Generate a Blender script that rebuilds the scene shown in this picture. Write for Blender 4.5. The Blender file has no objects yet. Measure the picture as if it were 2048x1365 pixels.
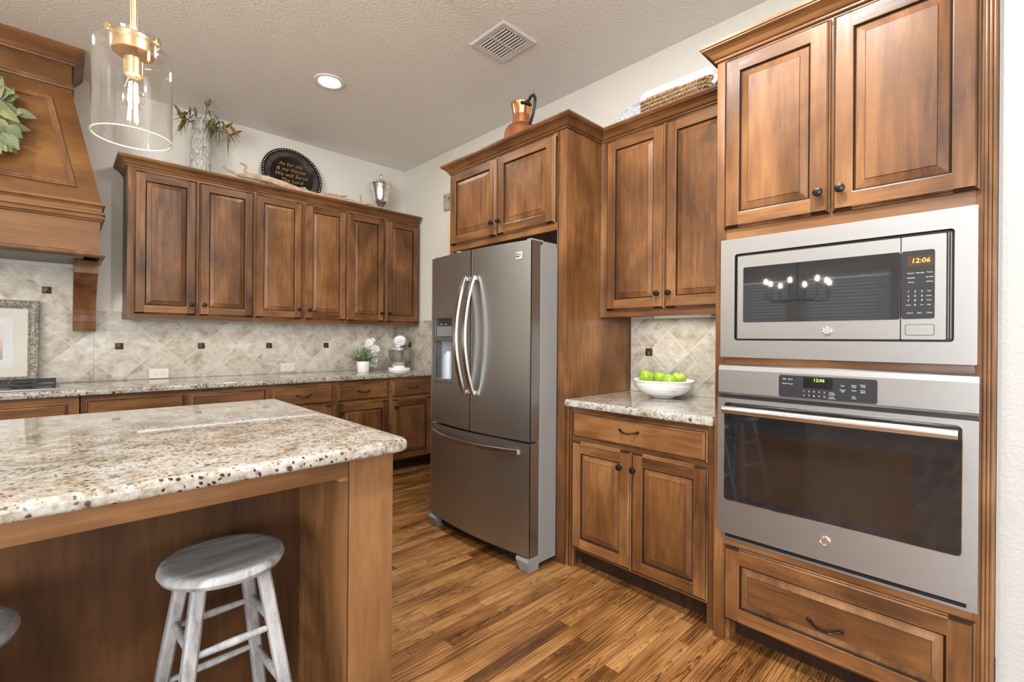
import bpy, bmesh, math, random
from mathutils import Vector, Matrix
random.seed(11)
S = bpy.context.scene
COL = S.collection

# ------------------------------------------------------------------ camera, world, exposure, lights
YAW, ROLL, FPX = math.radians(46.0985), math.radians(.455), 938.41
rv = Vector((math.sin(YAW), -math.cos(YAW), 0)); fv = Vector((math.cos(YAW), math.sin(YAW), 0)); uv = Vector((0, 0, 1))
RV = rv*math.cos(ROLL) + uv*math.sin(ROLL); UV = -rv*math.sin(ROLL) + uv*math.cos(ROLL)
cam = bpy.data.cameras.new('camera'); cam_o = bpy.data.objects.new('camera', cam); COL.objects.link(cam_o)
cam.sensor_fit = 'HORIZONTAL'; cam.sensor_width = 36; cam.lens = 36*FPX/2048; cam.shift_y = -4.54/2048; cam.clip_start = .05
m4 = Matrix((RV, UV, -fv)).transposed().to_4x4(); m4.translation = (-2.6618, -4.4553, 1.2396)
cam_o.matrix_world = m4
S.camera = cam_o
S.view_settings.view_transform = 'Standard'; S.view_settings.look = 'None'; S.view_settings.gamma = 1
S.view_settings.use_curve_mapping = False
S.view_settings.exposure = .12
W = bpy.data.worlds.new('world'); S.world = W; W.use_nodes = True
W.node_tree.nodes['Background'].inputs[0].default_value = (.85, .92, 1, 1)
W.node_tree.nodes['Background'].inputs[1].default_value = 1.2

def area(name, loc, size, power, rot, color=(1, 1, 1), shape='RECTANGLE', spread=math.pi):
    l = bpy.data.lights.new(name, 'AREA'); l.shape = shape; l.size = size[0]
    if shape in ('RECTANGLE', 'ELLIPSE'): l.size_y = size[1]
    l.energy = power; l.color = color; l.spread = spread
    o = bpy.data.objects.new(name, l); COL.objects.link(o); o.location = loc; o.rotation_euler = rot
    return o
def point(name, loc, power, color, r=.03):
    l = bpy.data.lights.new(name, 'POINT'); l.energy = power; l.color = color; l.shadow_soft_size = r
    o = bpy.data.objects.new(name, l); COL.objects.link(o); o.location = loc
    return o
H = 3.026                                   # ceiling height
DAY = (.93, .97, 1); WARM = (1, .93, .82)
# daylight just outside the patio opening (behind the camera) and the two breakfast-nook windows (left)
area('daylight_patio', (-3.3, -9.15, 1.5), (4.6, 2.6), 120, (math.radians(90), 0, 0), DAY)
area('daylight_nook', (-7.25, -2.25, 1.5), (2.6, 1.7), 60, (math.radians(90), 0, math.radians(-90)), DAY)
area('fill_living_side', (-7.2, -6.9, 1.5), (3.3, 2.3), 440, (math.radians(90), 0, math.radians(-90)), DAY)  # added fill for the right wall, entering by an unseen extra opening
# first is the visible ceiling can; the rest are unseen lamps added for brightness
CAN_AND_FILL = [(-1.32, -1.2, 12), (-3.3, -1.2, 12), (-1.75, -3.3, 30), (-1.62, -3.95, 46), (-3.6, -4.2, 26), (-3.6, -6.4, 24), (-5.2, -4.6, 20)]
for cx, cy, pw in CAN_AND_FILL:
    area('can_and_fill_lamp', (cx, cy, H-.012), (.13, .13), pw, (0, 0, 0), (1, .975, .95), 'DISK')
# under-cabinet strips
area('undercabinet_lamp', (-1.2, -.18, 1.352), (2.1, .03), 1.3, (0, 0, 0), (1, .94, .86))
area('undercabinet_lamp_nook', (-.17, -3.21, 1.362), (.03, .65), 1.5, (0, 0, 0), (1, .97, .92))

# ------------------------------------------------------------------ node helpers
def new_mat(name):
    m = bpy.data.materials.new(name); m.use_nodes = True
    nt = m.node_tree; return m, nt, nt.nodes['Principled BSDF']
def nd(nt, t, ins=None, **pr):
    n = nt.nodes.new(t)
    for k, v in pr.items(): setattr(n, k, v)
    for k, v in (ins or {}).items():
        s = n.inputs[k]
        if isinstance(v, bpy.types.NodeSocket): nt.links.new(v, s)
        else: s.default_value = v
    return n
def mth(nt, op, a, b=0., c=0.):
    return nd(nt, 'ShaderNodeMath', {0: a, 1: b, 2: c}, operation=op).outputs[0]
def vmul(nt, v, s):
    return nd(nt, 'ShaderNodeVectorMath', {0: v, 1: s}, operation='MULTIPLY').outputs[0]
def vadd(nt, v, s):
    return nd(nt, 'ShaderNodeVectorMath', {0: v, 1: s}, operation='ADD').outputs[0]
def noise(nt, v, sc, det=3., ro=.5, dist=0.):
    return nd(nt, 'ShaderNodeTexNoise', {'Vector': v, 'Scale': sc, 'Detail': det, 'Roughness': ro, 'Distortion': dist}).outputs['Fac']
def ramp(nt, f, stops, interp='LINEAR'):
    n = nd(nt, 'ShaderNodeValToRGB', {0: f}); cr = n.color_ramp; cr.interpolation = interp
    while len(cr.elements) < len(stops): cr.elements.new(.5)
    for e, (p, c) in zip(cr.elements, stops):
        e.position = p; e.color = (c[0], c[1], c[2], 1) if not isinstance(c, (int, float)) else (c, c, c, 1)
    return n.outputs[0]
def mixc(nt, f, a, b, bt='MIX'):
    n = nt.nodes.new('ShaderNodeMix'); n.data_type = 'RGBA'; n.blend_type = bt
    for i, v in ((0, f), (6, a), (7, b)):
        if isinstance(v, bpy.types.NodeSocket): nt.links.new(v, n.inputs[i])
        else: n.inputs[i].default_value = v if isinstance(v, (int, float)) else (*v, 1)
    return n.outputs[2]
def bump(nt, b, h, st, dist=.002):
    nt.links.new(nd(nt, 'ShaderNodeBump', {'Height': h, 'Strength': st, 'Distance': dist}).outputs[0], b.inputs['Normal'])
def objco(nt, rand=True):
    co = nd(nt, 'ShaderNodeTexCoord').outputs['Object']
    if rand:
        r = mth(nt, 'MULTIPLY', nd(nt, 'ShaderNodeObjectInfo').outputs['Random'], 31.7)
        co = vadd(nt, co, nd(nt, 'ShaderNodeCombineXYZ', {0: r, 1: mth(nt, 'MULTIPLY', r, 1.7), 2: mth(nt, 'MULTIPLY', r, .6)}).outputs[0])
    return co
def setc(nt, b, sock): nt.links.new(sock, b.inputs['Base Color'])
def plain(name, col, rough=.5, metal=0., **kw):
    m, nt, b = new_mat(name)
    b.inputs['Base Color'].default_value = (*col, 1); b.inputs['Roughness'].default_value = rough; b.inputs['Metallic'].default_value = metal
    for k, v in kw.items(): b.inputs[k.replace('_', ' ')].default_value = v
    return m
def speck(name, c1, c2, sc, rough=.5, metal=0., bst=0., det=3.):
    m, nt, b = new_mat(name); co = objco(nt)
    n = noise(nt, co, sc, det, .6)
    setc(nt, b, ramp(nt, n, [(.3, c1), (.7, c2)]))
    b.inputs['Roughness'].default_value = rough; b.inputs['Metallic'].default_value = metal
    if bst: bump(nt, b, n, bst)
    return m

def wood(name, axis, dark, mid, light, rough=.36):
    m, nt, b = new_mat(name); co = objco(nt)
    st = [1, 1, 1]; st[axis] = .09
    fi = [.5, .5, .5]; fi[axis] = 5
    g = vmul(nt, co, tuple(st)); fg = vmul(nt, co, tuple(fi))
    n1 = noise(nt, vmul(nt, co, tuple(.45 if i == axis else 1 for i in range(3))), 3.2, 3, .55, .6)
    n2 = noise(nt, g, 42, 5, .6, .5)
    n3 = noise(nt, g, 190, 2, .5)
    n4 = noise(nt, fg, 14, 2, .5, .8)
    v = mth(nt, 'ADD', mth(nt, 'MULTIPLY', n1, .645), mth(nt, 'MULTIPLY', n2, .28))
    v = mth(nt, 'ADD', v, mth(nt, 'MULTIPLY', n4, .035))
    v = mth(nt, 'ADD', v, mth(nt, 'MULTIPLY', n3, .05))
    c = ramp(nt, v, [(.35, dark), (.495, mid), (.64, light)])
    # mineral streaks and small knots
    k = noise(nt, vmul(nt, co, tuple(.16 if i == axis else 1 for i in range(3))), 9, 2, .5, 1.2)
    c = mixc(nt, ramp(nt, k, [(.68, 0.), (.78, .55)]), c, tuple(x*.45 for x in dark))
    setc(nt, b, c)
    nt.links.new(ramp(nt, n2, [(.3, rough+.08), (.7, rough-.05)]), b.inputs['Roughness'])
    bump(nt, b, n2, .12, .0015); b.inputs['Specular IOR Level'].default_value = .36
    return m
WD, WM, WL = (.046, .0165, .0055), (.130, .053, .0165), (.250, .115, .042)
WX, WY, WZ = (wood('maple_'+n, i, WD, WM, WL) for i, n in enumerate(('across', 'deep', 'upright')))
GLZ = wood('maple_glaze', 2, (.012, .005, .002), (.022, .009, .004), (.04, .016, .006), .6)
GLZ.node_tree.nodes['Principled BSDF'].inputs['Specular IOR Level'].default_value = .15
EDG = wood('maple_edge', 2, (.06, .026, .010), (.16, .075, .030), (.28, .145, .065), .28)
HX = wood('hood_maple', 0, (.085, .033, .009), (.15, .062, .016), (.23, .105, .03), .3)

def granite():
    m, nt, b = new_mat('granite'); co = nd(nt, 'ShaderNodeTexCoord').outputs['Object']
    n1 = noise(nt, co, 9, 4, .6, .4); n2 = noise(nt, co, 55, 3, .6)
    base = ramp(nt, mth(nt, 'ADD', mth(nt, 'MULTIPLY', n1, .5), mth(nt, 'MULTIPLY', n2, .5)),
                [(.37, (.17, .13, .085)), (.45, (.285, .25, .195)), (.52, (.36, .34, .30)), (.62, (.45, .445, .425))])
    n3 = noise(nt, co, 120, 2, .5)
    base = mixc(nt, ramp(nt, n3, [(.60, 0.), (.68, .55)]), base, (.30, .26, .21))
    v1 = nd(nt, 'ShaderNodeTexVoronoi', {'Vector': vadd(nt, co, nd(nt, 'ShaderNodeCombineXYZ', {0: mth(nt, 'MULTIPLY', n2, .02)}).outputs[0]), 'Scale': 70., 'Randomness': 1.})
    pick = ramp(nt, nd(nt, 'ShaderNodeSeparateColor', {0: v1.outputs['Color']}).outputs[0], [(.54, 1.), (.56, 0.)])
    spot = mth(nt, 'MULTIPLY', ramp(nt, mth(nt, 'ADD', v1.outputs['Distance'], mth(nt, 'MULTIPLY', mth(nt, 'SUBTRACT', n3, .5), .5)), [(.25, 1.), (.35, 0.)]), pick)
    clus = ramp(nt, noise(nt, co, 5, 2), [(.36, .6), (.5, 1.)])
    base = mixc(nt, mth(nt, 'MULTIPLY', spot, clus), base, (.035, .016, .015))
    v3 = nd(nt, 'ShaderNodeTexVoronoi', {'Vector': co, 'Scale': 26.})
    p3 = ramp(nt, nd(nt, 'ShaderNodeSeparateColor', {0: v3.outputs['Color']}).outputs[2], [(.22, 1.), (.24, 0.)])
    base = mixc(nt, mth(nt, 'MULTIPLY', ramp(nt, mth(nt, 'ADD', v3.outputs['Distance'], mth(nt, 'MULTIPLY', n2, .25)), [(.30, .95), (.36, 0.)]), p3), base, (.05, .022, .022))
    v2 = nd(nt, 'ShaderNodeTexVoronoi', {'Vector': co, 'Scale': 150.})
    p2 = ramp(nt, nd(nt, 'ShaderNodeSeparateColor', {0: v2.outputs['Color']}).outputs[1], [(.40, 1.), (.42, 0.)])
    base = mixc(nt, mth(nt, 'MULTIPLY', ramp(nt, v2.outputs['Distance'], [(.22, .85), (.34, 0.)]), p2), base, (.05, .045, .045))
    setc(nt, b, base); b.inputs['Roughness'].default_value = .07; b.inputs['Coat Weight'].default_value = .2; b.inputs['Coat Roughness'].default_value = .03
    return m
GRAN = granite()

def tile_mat(name, ux, u0, z0):
    """diagonal travertine tile; ux picks the world axis along the wall"""
    m, nt, b = new_mat(name); co = nd(nt, 'ShaderNodeTexCoord').outputs['Object']
    sp = nd(nt, 'ShaderNodeSeparateXYZ', {0: co})
    u = mth(nt, 'SUBTRACT', sp.outputs[ux], u0); z = mth(nt, 'SUBTRACT', sp.outputs[2], z0)
    P = .2525
    a = mth(nt, 'DIVIDE', mth(nt, 'ADD', u, z), P); c = mth(nt, 'DIVIDE', mth(nt, 'SUBTRACT', u, z), P)
    fa = mth(nt, 'FRACT', a); fc = mth(nt, 'FRACT', c)
    ea = mth(nt, 'MINIMUM', fa, mth(nt, 'SUBTRACT', 1., fa)); ec = mth(nt, 'MINIMUM', fc, mth(nt, 'SUBTRACT', 1., fc))
    gr = ramp(nt, mth(nt, 'MINIMUM', ea, ec), [(.011, 1.), (.018, 0.)])
    idv = nd(nt, 'ShaderNodeCombineXYZ', {0: mth(nt, 'FLOOR', a), 1: mth(nt, 'FLOOR', c)}).outputs[0]
    wn = nd(nt, 'ShaderNodeTexWhiteNoise', {0: idv}, noise_dimensions='3D')
    tc = vadd(nt, co, vmul(nt, wn.outputs['Color'], (9, 9, 9)))
    n1 = noise(nt, tc, 7, 5, .62, 1.2); n2 = noise(nt, vmul(nt, tc, (1, 1, 1.3)), 24, 5, .65, .4)
    t = mth(nt, 'ADD', mth(nt, 'MULTIPLY', n1, .6), mth(nt, 'MULTIPLY', n2, .4))
    t = mth(nt, 'ADD', t, mth(nt, 'MULTIPLY', mth(nt, 'SUBTRACT', wn.outputs['Value'], .5), .13))
    col = ramp(nt, t, [(.34, (.28, .23, .175)), (.45, (.41, .36, .29)), (.55, (.50, .46, .395)), (.68, (.61, .59, .55))])
    col = mixc(nt, gr, col, (.56, .52, .45))
    setc(nt, b, col); b.inputs['Roughness'].default_value = .42
    bump(nt, b, mth(nt, 'ADD', mth(nt, 'MULTIPLY', gr, -1.), mth(nt, 'MULTIPLY', n2, .15)), .5, .002)
    return m
TILE_A = tile_mat('travertine_tile_back', 0, -1.847, 1.163)
TILE_H = tile_mat('travertine_tile_hood', 0, -2.727, 1.163)
TILE_B = tile_mat('travertine_tile_side', 1, -2.938, 1.163)

def floor_mat():
    m, nt, b = new_mat('oak_strip_floor'); co = nd(nt, 'ShaderNodeTexCoord').outputs['Object']
    sp = nd(nt, 'ShaderNodeSeparateXYZ', {0: co}); Wd = .060
    ry = mth(nt, 'DIVIDE', sp.outputs[1], Wd); row = mth(nt, 'FLOOR', ry); fy = mth(nt, 'FRACT', ry)
    r1 = nd(nt, 'ShaderNodeTexWhiteNoise', {1: row}, noise_dimensions='1D').outputs['Value']
    lx = mth(nt, 'ADD', mth(nt, 'DIVIDE', sp.outputs[0], .78), mth(nt, 'MULTIPLY', r1, 7.3))
    ix = mth(nt, 'FLOOR', lx); fx = mth(nt, 'FRACT', lx)
    pid = nd(nt, 'ShaderNodeCombineXYZ', {0: ix, 1: row}).outputs[0]
    wn = nd(nt, 'ShaderNodeTexWhiteNoise', {0: pid}, noise_dimensions='2D')
    rnd = wn.outputs['Value']
    ofs = vmul(nt, wn.outputs['Color'], (17, 17, 17))
    pc = vadd(nt, co, ofs)
    # growth rings: arched cathedral contours on some strips, long straight lines on the others
    sc = nd(nt, 'ShaderNodeSeparateColor', {0: wn.outputs['Color']})
    cy = mth(nt, 'ADD', mth(nt, 'SUBTRACT', fy, .5), mth(nt, 'MULTIPLY', mth(nt, 'SUBTRACT', sc.outputs[0], .5), .7))
    wa = noise(nt, vmul(nt, pc, (3, 22, 1)), 1.5, 3, .55); wb = noise(nt, vmul(nt, pc, (1, 12, 1)), 1.5, 2, .5)
    cath = mth(nt, 'ADD', mth(nt, 'MULTIPLY', sp.outputs[0], 9.), mth(nt, 'ADD', mth(nt, 'MULTIPLY', mth(nt, 'MULTIPLY', cy, cy), 13.), mth(nt, 'MULTIPLY', wa, 4.5)))
    strt = mth(nt, 'ADD', mth(nt, 'MULTIPLY', fy, mth(nt, 'ADD', mth(nt, 'MULTIPLY', sc.outputs[2], 6.), 3.)), mth(nt, 'MULTIPLY', wb, 3.5))
    sel = mth(nt, 'GREATER_THAN', sc.outputs[1], .62)
    ring = mth(nt, 'FRACT', mth(nt, 'ADD', mth(nt, 'MULTIPLY', cath, sel), mth(nt, 'MULTIPLY', strt, mth(nt, 'SUBTRACT', 1., sel))))
    fine = noise(nt, vmul(nt, pc, (1.1, 60, 1)), 3.6, 4, .65, .3)
    blot = noise(nt, vmul(nt, pc, (1, 3, 1)), 2.6, 3, .5)
    v = mth(nt, 'ADD', mth(nt, 'MULTIPLY', fine, .42), mth(nt, 'MULTIPLY', blot, .36))
    v = mth(nt, 'ADD', v, mth(nt, 'MULTIPLY', mth(nt, 'SUBTRACT', rnd, .5), .12))
    v = mth(nt, 'ADD', v, mth(nt, 'MULTIPLY', ring, .05))
    c = ramp(nt, v, [(.31, (.065, .024, .007)), (.39, (.18, .074, .021)), (.455, (.30, .138, .042)), (.55, (.43, .225, .085))])
    tri = mth(nt, 'ABSOLUTE', mth(nt, 'SUBTRACT', ring, .5))
    brk = ramp(nt, mth(nt, 'ADD', mth(nt, 'MULTIPLY', fine, .6), mth(nt, 'MULTIPLY', blot, .4)), [(.42, 1.), (.62, .35)])
    dk = mth(nt, 'MULTIPLY', ramp(nt, tri, [(.0, 1.), (.07, .9), (.19, 0.)]), brk)
    c = mixc(nt, mth(nt, 'MULTIPLY', dk, .86), c, (.020, .008, .003))
    ey = mth(nt, 'MINIMUM', fy, mth(nt, 'SUBTRACT', 1., fy)); ex = mth(nt, 'MULTIPLY', mth(nt, 'MINIMUM', fx, mth(nt, 'SUBTRACT', 1., fx)), 13.)
    gap = ramp(nt, mth(nt, 'MINIMUM', ey, ex), [(.008, .7), (.022, 0.)])
    setc(nt, b, mixc(nt, gap, c, (.012, .005, .002)))
    nt.links.new(ramp(nt, fine, [(.3, .30), (.7, .20)]), b.inputs['Roughness'])
    bump(nt, b, mth(nt, 'SUBTRACT', mth(nt, 'MULTIPLY', fine, .25), gap), .25, .0015)
    return m
FLOOR = floor_mat()

def paint(name, col, bs=.25, sc=110, dist=.003):
    m, nt, b = new_mat(name); co = nd(nt, 'ShaderNodeTexCoord').outputs['Object']
    b.inputs['Base Color'].default_value = (*col, 1); b.inputs['Roughness'].default_value = .65
    bump(nt, b, ramp(nt, noise(nt, co, sc, 3, .55, .3), [(.4, 0.), (.6, 1.)]), bs, dist)
    return m
WALL = paint('wall_paint', (.665, .635, .57), .22, 95)
CEIL = paint('ceiling_paint', (.80, .775, .73), .4, 75, .005)
WHITE_WALL = paint('pantry_wall_paint', (.38, .376, .36), .22, 85, .003)

def brushed(name, col, rough, axis, met=1.):
    m, nt, b = new_mat(name); co = objco(nt)
    s = [900, 900, 900]; s[axis] = 9
    n = noise(nt, vmul(nt, co, tuple(s)), 1., 2, .5)
    b.inputs['Metallic'].default_value = met
    setc(nt, b, ramp(nt, n, [(.3, tuple(x*.975 for x in col)), (.7, tuple(min(1, x*1.02) for x in col))]))
    nt.links.new(ramp(nt, n, [(.3, rough-.015), (.7, rough+.02)]), b.inputs['Roughness'])
    b.inputs['Anisotropic'].default_value = .45; b.inputs['Anisotropic Rotation'].default_value = .25
    return m
STEEL = brushed('brushed_steel', (.33, .33, .33), .42, 0)
FRST = brushed('fridge_steel', (.40, .405, .405), .38, 2)
FRSTV = brushed('fridge_edge_steel', (.50, .48, .45), .25, 2)
HNDL = plain('satin_steel_handle', (.62, .60, .58), .22, 1.)
CHROME = plain('chrome', (.75, .75, .75), .08, 1.)
FRGREY = plain('fridge_side_grey', (.19, .187, .18), .42, 0., Specular_IOR_Level=.5)
FOOTG = plain('grey_plastic', (.19, .19, .187), .5)
BLK = plain('black_plastic', (.012, .012, .013), .35)
BGLASS = plain('black_glass', (.012, .012, .014), .035, 0., Specular_IOR_Level=.7)
MGLASS = speck('microwave_glass', (.008, .009, .011), (.014, .015, .018), 60, .04)
MGLASS.node_tree.nodes['Principled BSDF'].inputs['Specular IOR Level'].default_value = .85
OVWIN = plain('oven_inner_glass', (.022, .014, .010), .05)
PANELB = plain('control_panel_charcoal', (.022, .023, .027), .22)
INK = plain('white_print', (.62, .63, .64), .5)
BRONZE = plain('oil_rubbed_bronze', (.018, .014, .012), .32, .6)
BRASS = plain('brushed_brass', (.70, .52, .27), .32, 1.)
COPPER = speck('copper', (.60, .24, .10), (.78, .40, .20), 12, .22, 1., .05)
COPPERB = speck('dull_copper', (.42, .15, .06), (.55, .23, .10), 14, .5, .85, .05)
SILVER = speck('mercury_glass', (.55, .50, .42), (.95, .93, .88), 40, .22, .9, .2)
WHITEM = plain('white_enamel', (.80, .80, .79), .15)
WHITEP = plain('white_plastic', (.70, .69, .65), .4)
IVORY = plain('ivory_plastic', (.66, .62, .53), .35)
CREAM = plain('cream_paint', (.66, .60, .44), .5)
DARKGAP = plain('dark_recess', (.006, .005, .005), .9)
SOFTW = speck('ceramic_white', (.72, .70, .67), (.80, .79, .77), 20, .25)
def emis(name, col, st):
    m, nt, b = new_mat(name); b.inputs['Base Color'].default_value = (*col, 1)
    b.inputs['Emission Color'].default_value = (*col, 1); b.inputs['Emission Strength'].default_value = st
    return m
LED = emis('led_green', (.55, .85, .12), .5)
LENS = emis('lamp_lens', (1, .93, .82), 14)
FILA = emis('filament', (1, .80, .55), 1250)
def glass(name, col=(1, 1, 1), rough=.0, ior=1.45, alpha_mix=.0):
    m, nt, b = new_mat(name); b.inputs['Base Color'].default_value = (*col, 1)
    b.inputs['Roughness'].default_value = rough; b.inputs['IOR'].default_value = ior; b.inputs['Transmission Weight'].default_value = 1
    return m
def thin_glass(name, tint=(1, 1, 1), refl=1.):
    """thin-walled pane: clear straight through, fresnel reflection"""
    m, nt, b = new_mat(name); nt.nodes.remove(b)
    out = nt.nodes['Material Output']
    t = nd(nt, 'ShaderNodeBsdfTransparent', {0: (*tint, 1)}); g = nd(nt, 'ShaderNodeBsdfGlossy', {'Color': (1, 1, 1, 1), 'Roughness': .02})
    lw = nd(nt, 'ShaderNodeLayerWeight', {0: .5}).outputs['Facing']
    f = mth(nt, 'ADD', mth(nt, 'MULTIPLY', mth(nt, 'POWER', lw, 3.), .85), .05)
    x = nd(nt, 'ShaderNodeMixShader', {0: mth(nt, 'MULTIPLY', f, refl), 1: t.outputs[0], 2: g.outputs[0]})
    nt.links.new(x.outputs[0], out.inputs[0]); return m
PGLASS = thin_glass('clear_pendant_glass', (.96, .955, .95), 1.1)
BULBG = thin_glass('clear_bulb_glass', (.99, .96, .9), 1.)
VGLASS = glass('crackle_glass', (.97, .97, .96), .05)

# ------------------------------------------------------------------ mesh builder
_tc = {}
def glyphs(s, shear=0.):
    k = (s, shear)
    if k not in _tc:
        cu = bpy.data.curves.new('tmp', 'FONT'); cu.body = s; cu.align_x = 'CENTER'; cu.align_y = 'CENTER'; cu.size = 1; cu.shear = shear; cu.resolution_u = 2
        o = bpy.data.objects.new('tmp', cu); COL.objects.link(o)
        dg = bpy.context.evaluated_depsgraph_get(); e = o.evaluated_get(dg); me = e.to_mesh()
        _tc[k] = ([tuple(v.co) for v in me.vertices], [tuple(p.vertices) for p in me.polygons])
        e.to_mesh_clear(); bpy.data.objects.remove(o); bpy.data.curves.remove(cu)
    return _tc[k]

class MB:
    def __init__(s): s.bm = bmesh.new(); s.mats = []; s.sm = False
    def mi(s, m):
        if m not in s.mats: s.mats.append(m)
        return s.mats.index(m)
    def poly(s, pts, m, sm=False):
        vs = [p if isinstance(p, bmesh.types.BMVert) else s.bm.verts.new(p) for p in pts]
        f = s.bm.faces.new(vs); f.material_index = s.mi(m); f.smooth = sm
        if sm: s.sm = True
        return f
    def box(s, x0, x1, y0, y1, z0, z1, m, b=0.):
        v = [s.bm.verts.new((x, y, z)) for x in (x0, x1) for y in (y0, y1) for z in (z0, z1)]
        fs = [s.poly([v[i] for i in q], m) for q in ((0, 1, 3, 2), (4, 6, 7, 5), (0, 4, 5, 1), (2, 3, 7, 6), (0, 2, 6, 4), (1, 5, 7, 3))]
        if b:
            es = list({e for f in fs for e in f.edges})
            bmesh.ops.bevel(s.bm, geom=es, offset=b, segments=2, affect='EDGES', profile=.6)
        return s
    def loft(s, rings, m, closed=True, caps=(True, True), sm=True, wrap=False):
        R = [[s.bm.verts.new(p) for p in r] for r in rings]; n = len(R[0])
        prs = list(zip(R, R[1:])) + ([(R[-1], R[0])] if wrap else [])
        for a, b in prs:
            for i in range(n if closed else n-1):
                j = (i+1) % n; s.poly([a[i], a[j], b[j], b[i]], m, sm)
        if closed and not wrap:
            if caps[0]: s.poly(R[0][::-1], m)
            if caps[1]: s.poly(R[-1], m)
        return s
    def tube(s, path, r, m, n=8, caps=True, flat=1.):
        path = [Vector(p) for p in path]; rings = []; up = None
        for i, p in enumerate(path):
            d = (path[min(i+1, len(path)-1)] - path[max(i-1, 0)]).normalized()
            if up is None: up = Vector((0, 0, 1)) if abs(d.z) < .9 else Vector((1, 0, 0))
            a = d.cross(up).normalized(); up = a.cross(d).normalized()
            rr = r[i] if isinstance(r, (list, tuple)) else r
            rings.append([p + (a*math.cos(t) + up*math.sin(t)*flat)*rr for t in (2*math.pi*k/n for k in range(n))])
        return s.loft(rings, m, caps=(caps, caps))
    def bar(s, path, w, h, m, up=(0, 0, 1)):
        """rectangular section bar along a path, width w along side, h along up"""
        path = [Vector(p) for p in path]; rings = []; up = Vector(up)
        for i, p in enumerate(path):
            d = (path[min(i+1, len(path)-1)] - path[max(i-1, 0)]).normalized()
            a = d.cross(up).normalized(); u = a.cross(d).normalized(); c = min(w, h)*.18
            rings.append([p + a*x + u*y for x, y in ((w/2-c, -h/2), (w/2, -h/2+c), (w/2, h/2-c), (w/2-c, h/2), (-w/2+c, h/2), (-w/2, h/2-c), (-w/2, -h/2+c), (-w/2+c, -h/2))])
        return s.loft(rings, m)
    def lathe(s, prof, m, n=32, c=(0, 0, 0), axis=2, caps=(True, True), ripple=None, wrap=False):
        rings = []
        for k, (r, z) in enumerate(prof):
            ring = []
            for i in range(n):
                t = 2*math.pi*i/n; q = r*(1+(ripple(t, z) if ripple else 0))
                p = [q*math.cos(t), q*math.sin(t), z]
                if axis == 1: p = [p[0], -p[2], p[1]]       # lathe axis towards -Y
                ring.append((c[0]+p[0], c[1]+p[1], c[2]+p[2]))
            rings.append(ring)
        return s.loft(rings, m, caps=caps, wrap=wrap)
    def prism(s, pts, a, b, m, axis=2, sm=False):
        """polygon pts extruded along axis from a to b"""
        def at(p, h):
            q = list(p); q.insert(axis, h); return q
        return s.loft([[at(p, a) for p in pts], [at(p, b) for p in pts]], m, sm=sm)
    def text(s, t, x, z, size, y, m, shear=0., sx=1.):
        vs, fs = glyphs(t, shear)
        V = [s.bm.verts.new((x+v[0]*size*sx, y, z+v[1]*size)) for v in vs]
        for f in fs:
            try: s.poly([V[i] for i in f], m)
            except ValueError: pass
        return s
    def xf(s, M):
        bmesh.ops.transform(s.bm, matrix=M, verts=s.bm.verts); return s
    def build(s, name, parent=None, norm=True):
        if norm: bmesh.ops.recalc_face_normals(s.bm, faces=s.bm.faces)
        me = bpy.data.meshes.new(name); s.bm.to_mesh(me); s.bm.free()
        for m in s.mats: me.materials.append(m)
        if s.sm: me.set_sharp_from_angle(angle=math.radians(38))
        o = bpy.data.objects.new(name, me); COL.objects.link(o)
        if parent: o.parent = parent
        return o
def tag(o, label, cat, group=None, kind=None):
    o['label'] = label; o['category'] = cat
    if group: o['group'] = group
    if kind: o['kind'] = kind
    return o
def thing(name, loc, label, cat, rz=0., group=None):
    o = bpy.data.objects.new(name, None); COL.objects.link(o); o.location = loc; o.rotation_euler = (0, 0, rz); o.empty_display_size = .1
    return tag(o, label, cat, group)
def struct(o): o['kind'] = 'structure'; return o
def dup(root, loc, rz=None, label=None):
    r = root.copy(); COL.objects.link(r); r.location = loc
    if rz is not None: r.rotation_euler = (0, 0, rz)
    if label: r['label'] = label
    for ch in root.children:
        c = ch.copy(); COL.objects.link(c); c.parent = r
        for g in ch.children:
            d = g.copy(); COL.objects.link(d); d.parent = c
    return r
RB = -math.pi/2                      # things on the right wall face -x: local X runs to the viewer's right
def rrect(x0, x1, z0, z1, r, n=5):
    o = []
    for cx, cz, a0 in ((x1-r, z1-r, 0), (x0+r, z1-r, 90), (x0+r, z0+r, 180), (x1-r, z0+r, 270)):
        for k in range(n+1):
            a = math.radians(a0+90*k/n); o.append((cx+r*math.cos(a), cz+r*math.sin(a)))
    return o

# ------------------------------------------------------------------ room shell
def slab(name, *a): return struct(MB().box(*a).build(name))
slab('floor', -7, 0, -9, 0, -.06, 0, FLOOR)
slab('ceiling', -7.3, .2, -9.3, .2, H, H+.1, CEIL)
slab('wall_back', -7.2, .2, 0, .15, 0, H, WALL)
slab('wall_right', 0, .15, -4.45, 0, 0, H, WALL)
slab('wall_pantry', -.66, .15, -9.2, -4.452, 0, H, WHITE_WALL)
def wall_holes(name, axis, p0, p1, a0, a1, holes, m):
    """wall slab spanning a0..a1 with rectangular holes (h0,h1,z0,z1)"""
    mb = MB()
    def bx(u0, u1, z0, z1):
        if u1-u0 < 1e-4 or z1-z0 < 1e-4: return
        if axis == 0: mb.box(u0, u1, p0, p1, z0, z1, m)
        else: mb.box(p0, p1, u0, u1, z0, z1, m)
    u = a0
    for h0, h1, z0, z1 in holes:
        bx(u, h0, 0, H); bx(h0, h1, 0, z0); bx(h0, h1, z1, H); u = h1
    bx(u, a1, 0, H)
    return struct(mb.build(name))
wall_holes('wall_left', 1, -7.15, -7, -9, 0, [(-8.6, -5.2, .4, 2.6), (-3.45, -2.35, .75, 2.25), (-2.15, -1.05, .75, 2.25)], WALL)
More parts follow.
